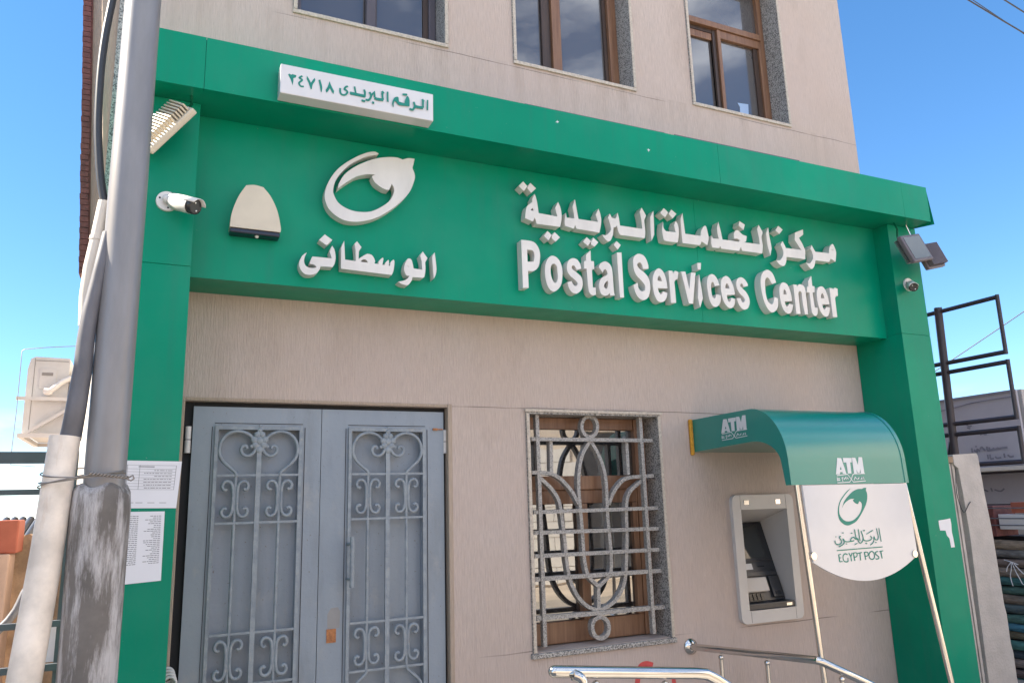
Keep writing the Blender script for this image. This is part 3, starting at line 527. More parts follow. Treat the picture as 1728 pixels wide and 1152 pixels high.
# double door
fr = MB()
fr.box(.100, .121, -.006, .06, -.01, 2.216); fr.box(1.594, 1.622, -.006, .06, -.01, 2.216); fr.box(.1215, 1.5935, -.004, .06, 2.197, 2.214)
dfr = fr.build('door_frame', 'plaster_plain', b, bevel=.004)
k = MB(); k.box(.122, .168, .055, .12, 0, 2.193); k.box(1.579, 1.601, .055, .12, 0, 2.193); k.box(.169, 1.578, .055, .12, 2.172, 2.193); k.build('shadow_gap', 'dark', dfr)
def sym(path, cx, inv):
    return [(cx+x, (2.54-z) if inv else z) for x, z in path]
def leaf(x0, x1, cx):
    gx0, gx1 = cx-.212, cx+.212
    mb = MB()
    mb.ext([rect(x0, x1, .012, 2.168), rect(gx0-.004, gx1+.004, .492, 2.048)], XZ(.03), (0, .018, 0))
    mb.box(x0+.002, x1-.002, .076, .09, .014, 2.166); mb.ext([rect(gx0-.004, gx1+.004, .492, 2.048), rect(gx0-.001, gx1+.001, .495, 2.045)], XZ(.048), (0, .0285, 0))
    lf = mb.build('door_leaf', 'doorpaint', b, bevel=.002)
    g = MB(); y = .016
    g.ext([rect(gx0-.018, gx1+.018, .476, 2.064), rect(gx0, gx1, .495, 2.045)], XZ(.014), (0, .0155, 0))
    g.box(cx-.0125, cx+.0125, .012, .034, .496, 2.044)
    for dx in (-.115, .113): g.tube([(cx+dx, .022, .745), (cx+dx, .022, 1.80)], .0092, 8)
    for z in (1.80, 1.55, .993, .742): g.box(gx0+.001, gx1-.001, .0135, .0265, z-.006, z+.006)
    sc = [(-.043, .055), (-.050, .048), (-.060, .052), (-.066, .066), (-.060, .084), (-.045, .093), (-.026, .087), (-.014, .066), (-.0105, .03)]
    full = [(x, z) for x, z in sc]+[(-.0105, 0)]+[(x, -z) for x, z in reversed(sc)]
    for zc in (1.675, .867):
        for dx in (-.115, .113):
            for s in (-1, 1):
                g.tube([(cx+dx+s*x, .019, zc+z) for x, z in [p for p in catmull([(a, b_, False) for a, b_ in full], False, 3)]], .0095, 8)
    heart = [(-.115, 1.796), (-.118, 1.815), (-.15, 1.843), (-.19, 1.882), (-.2055, 1.93), (-.195, 1.985), (-.158, 2.025), (-.105, 2.036), (-.055, 2.018), (-.028, 1.985)]
    curl = [(-.012, 1.955), (-.03, 1.918), (-.058, 1.902), (-.084, 1.912), (-.095, 1.936), (-.085, 1.956), (-.068, 1.955), (-.064, 1.942)]
    for inv in (False, True):
        for s in (-1, 1):
            for path in (heart, curl):
                g.tube([(cx-s*x, .019, z) for x, z in [(px-0, pz) for px, pz in catmull([(a, (2.54-c) if inv else c, False) for a, c in path], False, 3)]], .0095, 8)
        for dz, rr, dx in ((1.935, .020, 0), (1.962, .019, .022), (1.962, .019, -.022), (1.99, .020, .028), (1.99, .020, -.028), (1.985, .022, 0), (2.018, .017, .014), (2.018, .017, -.014), (2.045, .013, 0), (2.066, .008, 0), (1.955, .011, .04), (1.955, .011, -.04)):
            g.ball((cx+dx, .016, (2.54-dz) if inv else dz), rr, 7, (1, .55, 1))
    g.build('grille', 'dooriron', lf)
    # panel outline welds
    v = MB()
    for x in (gx0-.034, gx1+.031): v.box(x, x+.003, .0275, .0299, .55+random.random()*.05, 2.06)
    v.box(gx0-.02, gx1+.02, .0275, .0299, 2.078, 2.081); v.build('weld_line', 'dark', lf)
    return lf
la = leaf(.166, .8425, .508); lb = leaf(.846, 1.577, 1.228)
for lf, x in ((la, .132), (lb, 1.577)):
    for z0 in (1.92, .35):
        h = MB()
        h.tube([(x+.013, .045, z0), (x+.013, .045, z0+.068)], .017, 10); h.tube([(x+.013, .045, z0+.072), (x+.013, .045, z0+.14)], .017, 10)
        h.build('hinge', 'acwhite', lf)
h = MB(); h.tube([(1.012, -.05, 1.188), (1.012, -.05, 1.456)], .0135, 12)
for z in (1.416, 1.229): h.tube([(1.012, -.05, z), (1.000, .03, z)], .008, 8)
h.build('handle', 'dooriron', lb)
h = MB(); h.ext([[(.90, .974), (.965, .975), (.968, 1.06), (.955, 1.082), (.918, 1.08), (.898, 1.05)]], XZ(.0293), (0, .0005, 0)); h.build('primer_patch', 'primer', lb)
h = MB(); h.box(.895, .946, .0255, .0298, .902, .972); h.box(.912, .932, .0235, .0254, .934, .940); h.build('lock_plate', 'rust', lb)
h = MB(); h.box(1.518, 1.57, .020, .0295, 2.060, 2.066); h.box(1.508, 1.535, .018, .0298, 2.056, 2.069); h.build('bolt', 'rust', lb)
# red spray marks on the wall, low by the ramp
for k, it in enumerate((['S', 360, '28250,3900 28480,5150 28700,5750 29150,5900 29650,5750'], ['S', 300, '31150,5000c 31230,4300c'])): r_ = glyph(MB(), it, XZ(-.0012-.0004*k), (0, .001, 0)); r_.build('spray_mark', 'redpaint', b)

# ------------------------------------------------------------------ green fascia sign
s = thing('fascia_sign', 'green sign front with raised white postal lettering and flanking green pillars', 'shop sign', (2.6, -.3, 2.8))
PXL, PXR = -.235, 5.446
def panelled(cuts, y0, y1, z0, z1):
    m2 = MB()
    for a, c in zip(cuts[:-1], cuts[1:]): m2.box(a+.0011, c-.0011, y0, y0+.02, z0, z1)
    return m2
m2 = panelled([.097, 3.348, 5.128], -.30, 0, 2.787, 3.684); m2.box(.099, 5.126, -.2795, -.003, 2.7885, 3.683); m2.build('sign_band', 'green', s)
m2 = panelled([PXL, .103, 3.352, 5.136, 5.425], -.595, 0, 3.684, 3.971); m2.box(PXL+.001, 5.423, -.5745, -.004, 3.6855, 3.9695); m2.build('cornice', 'green', s)
m2 = MB(); m2.add([(5.4255, -.59, 3.97), (5.4255, -.3, 3.97), (5.4255, -.3, 3.70), (5.455, -.60, 3.665), (5.4265, -.59, 3.97), (5.4265, -.3, 3.97), (5.4265, -.3, 3.70), (5.456, -.60, 3.665)], [(0, 1, 2, 3), (7, 6, 5, 4), (0, 4, 5, 1), (1, 5, 6, 2), (2, 6, 7, 3), (3, 7, 4, 0)]); m2.build('loose_end_panel', 'green', s)
for bb in ((1.9, 2.92, -.59, -.35, 3.9715, 3.977), (3.0, 4.1, -.592, -.35, 3.9715, 3.979)): m2 = MB(); m2.box(*bb); m2.build('lifted_seal', 'slate', s)
for x0, x1 in ((PXL, .097), (5.128, PXR)):
    m2 = MB(); m2.box(x0, x1, -.434, -.003, 2.803, 3.6835); m2.box(x0, x1, -.434, -.003, -.01, 2.80); m2.box(x0+.002, x1-.002, -.43, -.004, 2.7995, 2.8035); m2.build('pillar', 'green', s, bevel=.002)
m2 = MB(); m2.ext([[(5.243, 1.403), (5.313, 1.408), (5.372, 1.414), (5.375, 1.375), (5.369, 1.315), (5.375, 1.269), (5.378, 1.208), (5.338, 1.207), (5.334, 1.271), (5.311, 1.294), (5.303, 1.329), (5.246, 1.332), (5.242, 1.365)]], XZ(-.4352), (0, .001, 0)); m2.build('torn_sticker', 'paper', s)
for it in (['S', 50, '-1340,12165c -1030,12225c'], ['S', 40, '-1210,11913c -1090,11540c -960,11575c']): m2 = glyph(MB(), it, XZ(-.4348), (0, .0006, 0)); m2.build('marker_scribble', 'dark', s)
for items in (LATIN, ARABIC, TOWN):
    for it in items: glyph(MB(), it, XZ(-.365), (0, .064, 0)).build('letter', 'letter', s)
m2 = MB(); glyph(m2, EMBLEM[0], XZ(-.365), (0, .064, 0)); m2.build('emblem', 'letter', s)
for x, z in ((2.115, 3.895), (2.78, 3.825)):
    star = [(x+(.015 if k % 2 else .006)*(.6+.6*random.random())*math.cos(k*math.pi/6), z+(.012 if k % 2 else .004)*(.6+.6*random.random())*math.sin(k*math.pi/6)) for k in range(12)]
    m2 = MB(); m2.ext([star], XZ(-.5956), (0, .0005, 0)); m2.build('scuff', 'decal', s)

# postcode box
p = thing('postcode_sign', 'long white box sign with green Arabic postcode lettering on the cornice', 'sign', (.87, -.64, 3.69))
m2 = MB(); m2.box(.458, 1.282, -.685, -.5965, 3.692, 3.856); m2.build('box', 'signwhite', p, bevel=.004)
for k, it in enumerate(CODE): glyph(MB(), it, XZ(-.6868-.0003*k), (0, .0015, 0)).build('letter', 'signgreen', p)

# alarm siren
p = thing('alarm_siren', 'cream shield shaped alarm siren with black base on the green sign', 'alarm siren', (.4, -.34, 3.05))
out = catmull([(.272, 3.052, 1), (.279, 3.13, 0), (.307, 3.222, 0), (.343, 3.290, 1), (.385, 3.298, 0), (.430, 3.292, 1), (.470, 3.244, 0), (.506, 3.168, 0), (.526, 3.08, 0), (.5265, 3.052, 1)])
m2 = MB(); m2.ext([out], XZ(-.385), (0, .083, 0)); m2.build('housing', 'cream', p, bevel=.007)
m2 = MB(); m2.box(.274, .5245, -.380, -.304, 3.026, 3.0515); m2.build('base', 'navy', p, bevel=.006)
m2 = MB(); m2.ball((.41, -.352, 3.026), .011, 8); m2.build('status_lamp', 'white', p)

# cameras
def bullet_camera(name, label, flange, f_n, start, end, r):
    p = thing(name, label, 'security camera', flange, 'white bullet cameras on the green pillars')
    S, E_ = Vector(start), Vector(end); d = (E_-S).normalized(); fl = Vector(flange)
    m2 = MB(); m2.tube([fl, fl+Vector(f_n)*.012], [.052, .05], 24); m2.build('base_plate', 'white', p)
    for a in (40, 160, 280): m2 = MB(); m2.tube([fl+Vector((.036*math.cos(R(a)), -.0125, .036*math.sin(R(a)))), fl+Vector((.036*math.cos(R(a)), -.0135, .036*math.sin(R(a))))], .005, 8); m2.build('screw', 'lens', p)
    m2 = MB(); m2.ball(fl+Vector((0, -.028, .002)), .024, 8); m2.tube([fl+Vector((0, -.03, 0)), S+d*.01], .015, 10); m2.build('joint', 'white', p)
    m2 = MB(); m2.tube([S, S+d*.004, E_-d*.03], [r*.85, r, r], 20); m2.build('body', 'white', p)
    m2 = MB(); m2.tube([E_-d*.0295, E_, E_+d*.001], [r*.97, r*.95, r*.8], 20); m2.build('lens_face', 'lens', p)
    side = d.cross(Vector((0, 0, 1))).normalized(); upv = side.cross(d)
    m2 = MB(); n0 = len(m2.v)
    for s_ in (S-d*.002, E_+d*.022):
        for a in range(-70, 71, 20): m2.v.append(tuple(s_+(r*1.10)*(math.sin(R(a))*side+math.cos(R(a))*upv)))
    m2.f += [(i, i+1, i+9, i+8) for i in range(7)]; m2.sm += [True]*7
    o = m2.build('sun_shield', 'white', p); md = o.modifiers.new('s', 'SOLIDIFY'); md.thickness = .003
    for k in range(2): pass
    for a in (60, 240): m2 = MB(); m2.ball(E_+d*.001+r*.5*(math.cos(R(a))*side+math.sin(R(a))*upv), .006, 6); m2.build('infrared_lamp', 'chrome', p)
bullet_camera('bullet_camera', 'white bullet camera aimed right from the left green pillar', (-.030, -.434, 3.125), (0, -1, 0), (.000, -.490, 3.108), (.098, -.585, 3.058), .040)
bullet_camera('bullet_camera', 'white bullet camera facing the street under the paired floodlights', (5.272, -.434, 3.200), (0, -1, 0), (5.262, -.465, 3.182), (5.165, -.56, 3.135), .034)

# floodlights
def floodlight(label, A, u, v, t, face_mat, case, ext=0):
    A, u, v = Vector(A), Vector(u), Vector(v); n = u.cross(v).normalized()     # n points out of the glass
    p = thing('floodlight', label, 'floodlight', tuple(A+(u+v)/2), 'LED floodlights under the cornice')
    m2 = MB(); m2.obox(A, u, v, -n*t*.45); m2.build('case', case, p, bevel=.008)
    m2 = MB(); m2.obox(A+u*.09+v*.09+n*.0005, u*.82, v*.82, n*.002); m2.build('glass', face_mat, p)
    m2 = MB(); k = 15
    for i in range(k): m2.obox(A+u*(.06+.88*i/k)+v*.07-n*t*.46, u*.026, v*(.86+ext/v.length), -n*t*.5)
    m2.build('cooling_fin', case, p)
    return p, n
def bracket(p, pts):
    m2 = MB(); m2.tube(pts, .007, 8); m2.build('bracket', 'steel', p)
p, n = floodlight('cream floodlight half hidden behind the street pole', (.082, -.619, 3.535), (-.187, .056, -.231), (-.076, .157, .094), .075, 'lampglass', 'cream')
bracket(p, [(.050, -.50, 3.684), (.052, -.51, 3.63), (.035, -.55, 3.585)])
p, n = floodlight('dark floodlight with its glass face towards the street', (4.972, -.65, 3.493), (.063, -.049, -.211), (.235, .012, .055), .08, 'lampglass', 'lampgrey', .07)
bracket(p, [(5.16, -.47, 3.684), (5.15, -.50, 3.62), (5.06, -.56, 3.53), (5.02, -.60, 3.47), (5.06, -.62, 3.35)])
p, n = floodlight('dark finned floodlight turned away from the street behind the other one', (5.231, -.545, 3.462), (.231, .024, .059), (.058, -.043, -.193), .08, 'lampglass', 'lampgrey')
bracket(p, [(5.30, -.47, 3.684), (5.33, -.48, 3.58), (5.35, -.50, 3.48)])

# ------------------------------------------------------------------ cash machine
p = thing('cash_machine', 'grey cash machine recessed into the beige wall', 'cash machine', (3.96, -.02, .76))
X0, X1, ZA, ZB = 3.690, 4.252, .762, 1.625
m2 = MB(); m2.ext([rrect(X0, X1, ZA, ZB, .045), rect(3.764, 4.186, .845, 1.524)], XZ(-.032), (0, .031, 0)); m2.build('fascia', 'atmgrey', p, bevel=.005)
m2 = MB()
m2.box(3.752, 3.7635, -.028, .33, .84, 1.53); m2.box(4.1865, 4.198, -.028, .33, .84, 1.53)
m2.add([(3.764, -.029, 1.5245), (4.186, -.029, 1.5245), (4.186, .30, 1.415), (3.764, .30, 1.415), (3.764, -.029, 1.54), (4.186, -.029, 1.54), (4.186, .30, 1.43), (3.764, .30, 1.43)], [(0, 1, 2, 3), (7, 6, 5, 4), (0, 4, 5, 1), (1, 5, 6, 2), (2, 6, 7, 3), (3, 7, 4, 0)])
m2.build('recess', 'atmgrey', p)
# sloping console in the recess: from (y .25,z 1.42) down to (y .06,z .885)
o = Vector((3.7645, .255, 1.424)); du = Vector((.4205, 0, 0)); dv = Vector((0, -.185, -.535)); nn = du.cross(dv).normalized()
if nn.y > 0: nn = -nn
def on(u0, u1, v0, v1, h, m3): m3.obox(o+du*u0+dv*v0+nn*.0006, du*(u1-u0), dv*(v1-v0), nn*h)
m2 = MB(); m2.obox(o-nn*.02, du, dv, nn*.02); m2.build('console', 'atmdark', p)
m2 = MB(); on(.08, .86, .05, .47, .004, m2); m2.build('screen', 'screen', p)
m2 = MB(); on(.03, .97, .50, .515, .008, m2); on(.03, .97, .64, .70, .012, m2); on(.74, .97, .71, .97, .018, m2); m2.build('key_panel', 'atmdark', p, bevel=.003)
m2 = MB(); on(.22, .50, .535, .61, .003, m2); m2.build('instruction_label', 'paper', p)
m2 = MB(); on(.62, .76, .57, .585, .004, m2); on(.80, .90, .90, .95, .022, m2); m2.build('card_slot', 'lens', p)
m2 = MB(); on(.10, .66, .72, .90, .035, m2); m2.build('keypad_cover', 'atmgrey', p, bevel=.01)
m2 = MB()
for i in range(4):
    for k2 in range(4): on(.22+.085*i, .28+.085*i, .915+.02*k2, .929+.02*k2, .012, m2)
m2.build('keypad', 'lens', p)
m2 = MB(); m2.box(3.766, 4.184, -.024, .075, .847, .887); m2.build('shelf', 'atmdark', p, bevel=.005)
m2 = MB(); m2.box(4.105, 4.155, -.0262, -.0242, .858, .876); m2.build('shelf_badge', 'chrome', p)
for x in (3.815, 4.105): m2 = MB(); m2.box(x-.023, x+.023, -.036, -.0325, 1.555, 1.590); m2.build('lamp', 'chrome', p, bevel=.003)
m2 = MB()
for x in (3.775, 4.178): m2.box(x, x+.002, -.0328, -.0322, .768, .842)
for x in (3.762, 4.180): m2.box(x, x+.002, -.0328, -.0322, 1.528, 1.622)
m2.build('panel_joint', 'dark', p)

# ------------------------------------------------------------------ canopy over the cash machine
p = thing('cash_machine_canopy', 'glossy teal canopy with hanging white sign on steel posts', 'canopy', (3.9, -.45, 1.1))
ell = lambda a0, a1, ra, rb, n: [(-.60-ra*math.sin(R(a)), 1.80+rb*math.cos(R(a))) for a in [a0+(a1-a0)*i/n for i in range(n+1)]]
prof = [(-.002, 2.150), (-.3, 2.1535)]+ell(0, 90, .294, .355, 22)+[(-.897, 1.735), (-.899, 1.67), (-.855, 1.67)]+ell(84, 0, .235, .150, 16)+[(-.002, 1.926)]
m2 = MB(); m2.ext([prof], lambda a, c: Vector((3.409, a, c)), (.985, 0, 0), True); o_ = m2.build('hood', 'teal', p)
for pl in o_.data.polygons: pl.use_smooth = False
for e_ in (0,):
    bmh = bmesh.new(); bmh.from_mesh(o_.data)
    for fc in bmh.faces: fc.smooth = abs(fc.normal.x) < .5
    for ed in bmh.edges:
        if len(ed.link_faces) == 2 and ed.calc_face_angle() > R(28): ed.smooth = False
    bmh.to_mesh(o_.data); bmh.free()
m2 = MB(); m2.ext([ell(0, 90, .298, .359, 22)+[(-.903, 1.67), (-.8995, 1.67)]+ell(90, 0, .2945, .3555, 22)], lambda a, c: Vector((4.366, a, c)), (.031, 0, 0)); m2.build('edge_trim', 'teal', p)
m2 = MB(); m2.box(3.383, 3.408, -.028, -.001, 1.905, 2.155); m2.build('foam_seal', 'orange', p, bevel=.008)
for A_, B_ in (((3.471, -.875, 1.70), (3.510, -.925, -.012)), ((4.378, -.875, 1.70), (4.520, -.975, -.012))):
    m2 = MB(); m2.tube([A_, B_], .0165, 16); m2.build('post', 'steel', p)
m2 = MB()
arc = [(3.494+.018+.875*i/16, 1.225-.128*(1-((i-8)/8)**2)) for i in range(17)]
m2.ext([[(4.372, 1.667), (3.490, 1.667)]+arc], XZ(-.904), (0, .014, 0)); m2.build('sign_board', 'signwhite', p)
m2 = MB(); glyph(m2, BRANDLOGO[0], XZ(-.9055), (0, .001, 0)); m2.build('emblem', 'signgreen', p)
m2 = MB()
for k, it in enumerate(BRANDTEXT): glyph(m2, it, XZ(-.9052-.0001*k), (0, .0008, 0))
m2.build('lettering', 'signgreen', p)
for x, z in ((3.515, 1.262), (4.358, 1.232)):
    m2 = MB(); m2.tube([(x, -.905, z), (x, -.913, z)], .022, 16); m2.build('clip', 'steel', p)
m2 = MB()
for k, it in enumerate(ATMSIDE): glyph(m2, it, lambda a, c, k=k: Vector((3.4080-.0001*k, a, c)), (.0008, 0, 0))
m2.build('side_decal', 'decal', p)
# the same decal on the front, laid on the face of the hood
us = [float(t.rstrip('c').split(',')[0])/1e4 for it in ATMSIDE for q in it[1 if it[0] == 'P' else 2:] for t in q.split()]
zs = [float(t.rstrip('c').split(',')[1])/1e4 for it in ATMSIDE for q in it[1 if it[0] == 'P' else 2:] for t in q.split()]
ua, ub, za, zb_ = max(us), min(us), min(zs), max(zs)
def front(a, c, k=0):
    z = 1.678+(c-za)/(zb_-za)*.155
    y = (-.899+.005*(z-1.67)/.13 if z < 1.80 else -.60-.294*math.sqrt(max(0, 1-((z-1.80)/.355)**2)))-.0022
    return Vector((3.775+(a-ua)/(ub-ua)*.245, y-.0001*k, z))
m2 = MB()
for k, it in enumerate(ATMSIDE): glyph(m2, it, lambda a, c, k=k: front(a, c, k), (0, .0006, 0))
m2.build('front_decal', 'decal', p)

# ------------------------------------------------------------------ handrails
p = thing('handrail', 'stainless handrail fixed to the wall beside the cash machine', 'handrail', (3.4, -.6, 0))
P3 = [(3.269, -.012, .661), (3.447, -.905, .70), (3.47, -.93, .692), (3.90, -.94, .495), (4.9, -.95, .10)]
m2 = MB(); m2.tube(P3[:2]+[(3.452, -.92, .70)], .022, 18); m2.tube(P3[1:], .022, 18); m2.build('rail', 'steel', p)
m2 = MB(); m2.tube([(3.269, -.001, .661), (3.269, -.010, .661), (3.269, -.022, .661)], [.052, .05, .024], 24); m2.build('wall_flange', 'steel', p)
def baluster(par, x, y, z, drop=.03, bot=-.012):
    m3 = MB(); m3.tube([(x, y, z-drop), (x, y, bot)], .0135, 12); m3.ball((x, y, z-drop+.004), .017, 8); m3.build('baluster', 'steel', par)
for t in (.26, .64): baluster(p, 3.269+.178*t, -.893*t-.012, .661+.039*t, .05)
baluster(p, 3.60, -.935, .633, .05); baluster(p, 3.95, -.94, .472, .05); baluster(p, 4.4, -.945, .297, .05)
p = thing('handrail', 'nearer stainless handrail with bent ends along the ramp edge', 'handrail', (1.9, -1.5, 0))
m2 = MB(); m2.tube([(1.487, -1.5, .952), (1.60, -1.5, .938), (2.17, -1.5, .871), (2.225, -1.5, .862), (2.275, -1.5, .838), (2.62, -1.5, .62), (3.6, -1.5, .05)], .024, 18)
m2.ball((1.487, -1.5, .952), .024, 10)
m2.tube(catmull3([(1.560, -1.522, .935), (1.590, -1.53, .918), (1.600, -1.532, .875), (1.602, -1.532, .80), (1.602, -1.532, -.012)]), .022, 16); m2.build('rail', 'steel', p)
for x, z in ((1.675, .928), (2.01, .889), (2.45, .73), (2.9, .457)): baluster(p, x, -1.5, z, .05)

# ------------------------------------------------------------------ paper notices on the left pillar
def notice(label, quad, rows, table):
    p = thing('paper_notice', label, 'notice', (quad[0][0], -.436, quad[2][1]), 'paper notices on the green pillar')
    m2 = MB(); m2.ext([quad], XZ(-.4365), (0, .0015, 0)); m2.build('sheet', 'paper', p)
    a, b_, c, d = [Vector(q) for q in quad]                      # TL TR BR BL
    def at(u, v): return (a*(1-u)+b_*u)*(1-v)+(d*(1-u)+c*u)*v
    m2 = MB(); yy = -.4369
    def dash(u0, u1, v, w):
        q = [at(u0, v), at(u1, v), at(u1, v+w), at(u0, v+w)]; m2.add([(t.x, yy, t.y) for t in q], [(0, 1, 2, 3)])
    if table:
        for i in range(8): dash(.05, .92, .17+.062*i, .006)
        dash(.05, .92, .09, .006)
        for u_ in (.05, .12, .32, .914): 
            q = [at(u_, .09), at(u_+.007, .09), at(u_+.007, .61), at(u_, .61)]; m2.add([(t.x, yy-.0002, t.y) for t in q], [(0, 1, 2, 3)])
        dash(.30, .56, .115, .02)
        for i in range(7):
            u_ = .86
            while u_ > .42:
                l_ = .02+.06*random.random(); dash(max(.4, u_-l_), u_, .195+.062*i, .014); u_ -= l_+.012
                if random.random() < .12: break
        for u_ in (.15, .3, .5, .7): dash(u_, u_+.12, .88, .01)
    else:
        for i in range(rows):
            for ue in (.46, .93):
                u_ = ue
                for w_ in range(3+int(random.random()*3)):
                    l_ = .03+.05*random.random(); dash(u_-l_, u_, .06+.70*i/rows, .35*.70/rows); u_ -= l_+.012
    m2.build('print', 'ink', p)
notice('white notice with a ruled table, higher on the green pillar', [(-.150, 1.852), (.110, 1.846), (.097, 1.632), (-.150, 1.638)], 8, True)
notice('narrow white list with two columns of small print below the other notice', [(-.150, 1.622), (.050, 1.619), (.052, 1.313), (-.150, 1.303)], 26, False)
# coil of cable at the foot of the frame
m2 = MB()
for k in range(4): m2.tube([(.112+.004*k+.030*math.cos(a*math.pi/10), -.03-.012*k, .835-.012*k+.034*math.sin(a*math.pi/10)) for a in range(20)], .007, 8, closed=True)
m2.tube([(.112, -.03, .80), (.11, -.02, .5), (.11, -.02, 0)], .006, 8)
tag(m2.build('cable_coil', 'acwhite'), 'cream coil of cable beside the door frame', 'cable')
# ------------------------------------------------------------------ street pole group, left foreground
p = thing('utility_pole', 'grey round steel pole standing in a stained concrete sleeve', 'utility pole', (-.141, -1.7, -.012))
m2 = MB(); m2.tube([(-.141, -1.7, -.012), (-.141, -1.7, 2.0), (-.141, -1.7, 4.2), (-.141, -1.7, 8.5)], [.0595, .0585, .057, .052], 40); m2.build('shaft', 'pole', p)
m2 = MB(); n = 40; rings = []
for i, (z, r_) in enumerate(((-.012, .088), (.6, .083), (1.0, .079), (1.4, .081), (1.62, .083), (1.672, .081), (1.69, .070), (1.695, .060))):
    for k in range(n):
        a = 2*math.pi*k/n; rr = r_*(1+.018*math.sin(3*a+i)+.012*math.sin(7*a+2*i)); m2.v.append((-.145+rr*math.cos(a), -1.7+rr*math.sin(a), z+.008*math.sin(4*a)*(i > 4)))
    if i:
        for k in range(n): m2.f.append(((i-1)*n+k, (i-1)*n+(k+1) % n, i*n+(k+1) % n, i*n+k)); m2.sm.append(True)
m2.build('sleeve', 'sleeve', p)
m2 = MB(); m2.tube([(-.256, -1.71, 1.842), (-.274, -1.725, 1.5), (-.300, -1.745, 1.13), (-.375, -1.80, -.012)], [.0425, .0435, .0445, .047], 28)
tag(m2.build('standpipe', 'pvc'), 'wide cream pipe leaning beside the street pole', 'pipe')
m2 = MB(); m2.tube(catmull3(CONDUIT), CONDUIT_R, 20)
tag(m2.build('conduit', 'conduit'), 'dark grey bent conduit rising out of the cream standpipe', 'conduit')
m2 = MB(); m2.tube(CREAMPIPE, .0215, 18)
m2.tube([CREAMPIPE[1], tuple(Vector(CREAMPIPE[1])+(Vector(CREAMPIPE[2])-Vector(CREAMPIPE[1]))*.12)], .024, 18)
tag(m2.build('cable_pipe', 'pvcclean'), 'short cream pipe with an open top beside the pole', 'pipe')
m2 = MB(); m2.tube(catmull3(CABLE), .0125, 12)
tag(m2.build('black_cable', 'cable'), 'thick dark cable dropping into the open cream pipe', 'cable')
# wire tie around pole and pipe
m2 = MB()
for q in range(3):
    pts = []
    for i in range(40):
        a = 2*math.pi*i/40
        cx = -.2; x = cx+(.112+.002*q)*math.cos(a); y = -1.705+(.094+.002*q)*math.sin(a); pts.append((x, y, 1.735-.012*q+.018*math.sin(a*1+q)+.03*(x+.2)))
    m2.tube(pts, .0022, 6, closed=True)
for q in (0, math.pi):
    m2.tube([(-.178+.105*i/30, -1.803+.028*(i/30)**2*1.2+.004*math.sin(i*1.2+q), 1.727-.012*i/30+.004*math.cos(i*1.2+q)) for i in range(31)], .0026, 6)
m2.tube([(-.073, -1.77, 1.716), (-.062, -1.775, 1.722), (-.058, -1.775, 1.712), (-.066, -1.775, 1.706), (-.078, -1.772, 1.712)], .0026, 6)
tag(m2.build('wire_tie', 'wire'), 'twisted steel wire tying the leaning pipe to the pole', 'wire')

# ------------------------------------------------------------------ left yard
p = thing('air_conditioner', 'aged white outdoor air conditioner on a wall bracket', 'air conditioner', (-.76, 2.2, 2.2))
m2 = MB(); m2.ext([[(-.62, 2.20), (-.62, 2.748), (-.84, 2.752), (-.868, 2.735), (-.882, 2.66), (-.882, 2.20)]], XZ(2.0), (0, .85, 0)); m2.build('casing', 'acwhite', p, bevel=.008)
m2 = MB(); m2.ext([rrect(-.805, -.70, 2.52, 2.665, .012)], XZ(1.992), (0, .0075, 0)); m2.build('valve_cover', 'acwhite', p, bevel=.003)
m2 = MB(); m2.box(-.79, -.72, 1.989, 1.9915, 2.615, 2.637); m2.build('handle_slot', 'wire', p)
m2 = MB(); m2.box(-.842, -.838, 1.9985, 1.9998, 2.21, 2.74); m2.box(-.836, -.63, 1.9985, 1.9998, 2.722, 2.727); m2.build('casing_seam', 'wire', p)
m2 = MB()
for k in range(9): m2.box(-.886, -.8825, 2.05, 2.55, 2.26+.05*k, 2.275+.05*k)
m2.build('front_grille', 'acwhite', p)
m2 = MB(); m2.tube(catmull3([(-.60, 1.97, 2.60), (-.66, 1.95, 2.56), (-.72, 1.94, 2.50), (-.755, 1.95, 2.515)]), [.02]*1+[.022]*14+[.014]*4, 10) if False else m2.tube(catmull3([(-.60, 1.97, 2.60), (-.66, 1.95, 2.56), (-.72, 1.94, 2.50), (-.76, 1.95, 2.50)]), .02, 10)
m2.ball((-.735, 1.945, 2.485), .03, 7, (1, .7, .6)); m2.build('lagged_hose', 'white', p)
m2 = MB()
m2.box(-.93, -.47, 1.955, 1.978, 2.43, 2.455); m2.box(-.90, -.47, 1.955, 1.985, 2.165, 2.195); m2.box(-.90, -.47, 2.80, 2.83, 2.165, 2.195); m2.box(-.90, -.87, 1.986, 2.799, 2.165, 2.195)
m2.obox((-.84, 1.956, 2.19), (.34, 0, .24), (0, .02, 0), (-.012, 0, .018)); m2.build('bracket', 'acwhite', p)
m2 = MB(); m2.tube(WIRELOOP, .0028, 6)
tag(m2.build('thin_cable', 'wire'), 'thin slack cable looping around the air conditioner', 'cable')
p = thing('yard_gate', 'slate grey steel gate of spaced horizontal bars left of the pole', 'gate', (-1.5, .02, -.012))
for z0, z1 in ((1.866, 1.922), (1.716, 1.742), (1.10, 1.128), (.905, .935)):
    m2 = MB(); m2.box(-2.8, -.36, 0, .03, z0, z1); m2.build('rail', 'slate', p)
for x0, x1 in ((-.385, -.355), (-2.8, -2.76)): m2 = MB(); m2.box(x0, x1, .031, .06, -.012, 1.93); m2.build('stile', 'slate', p)
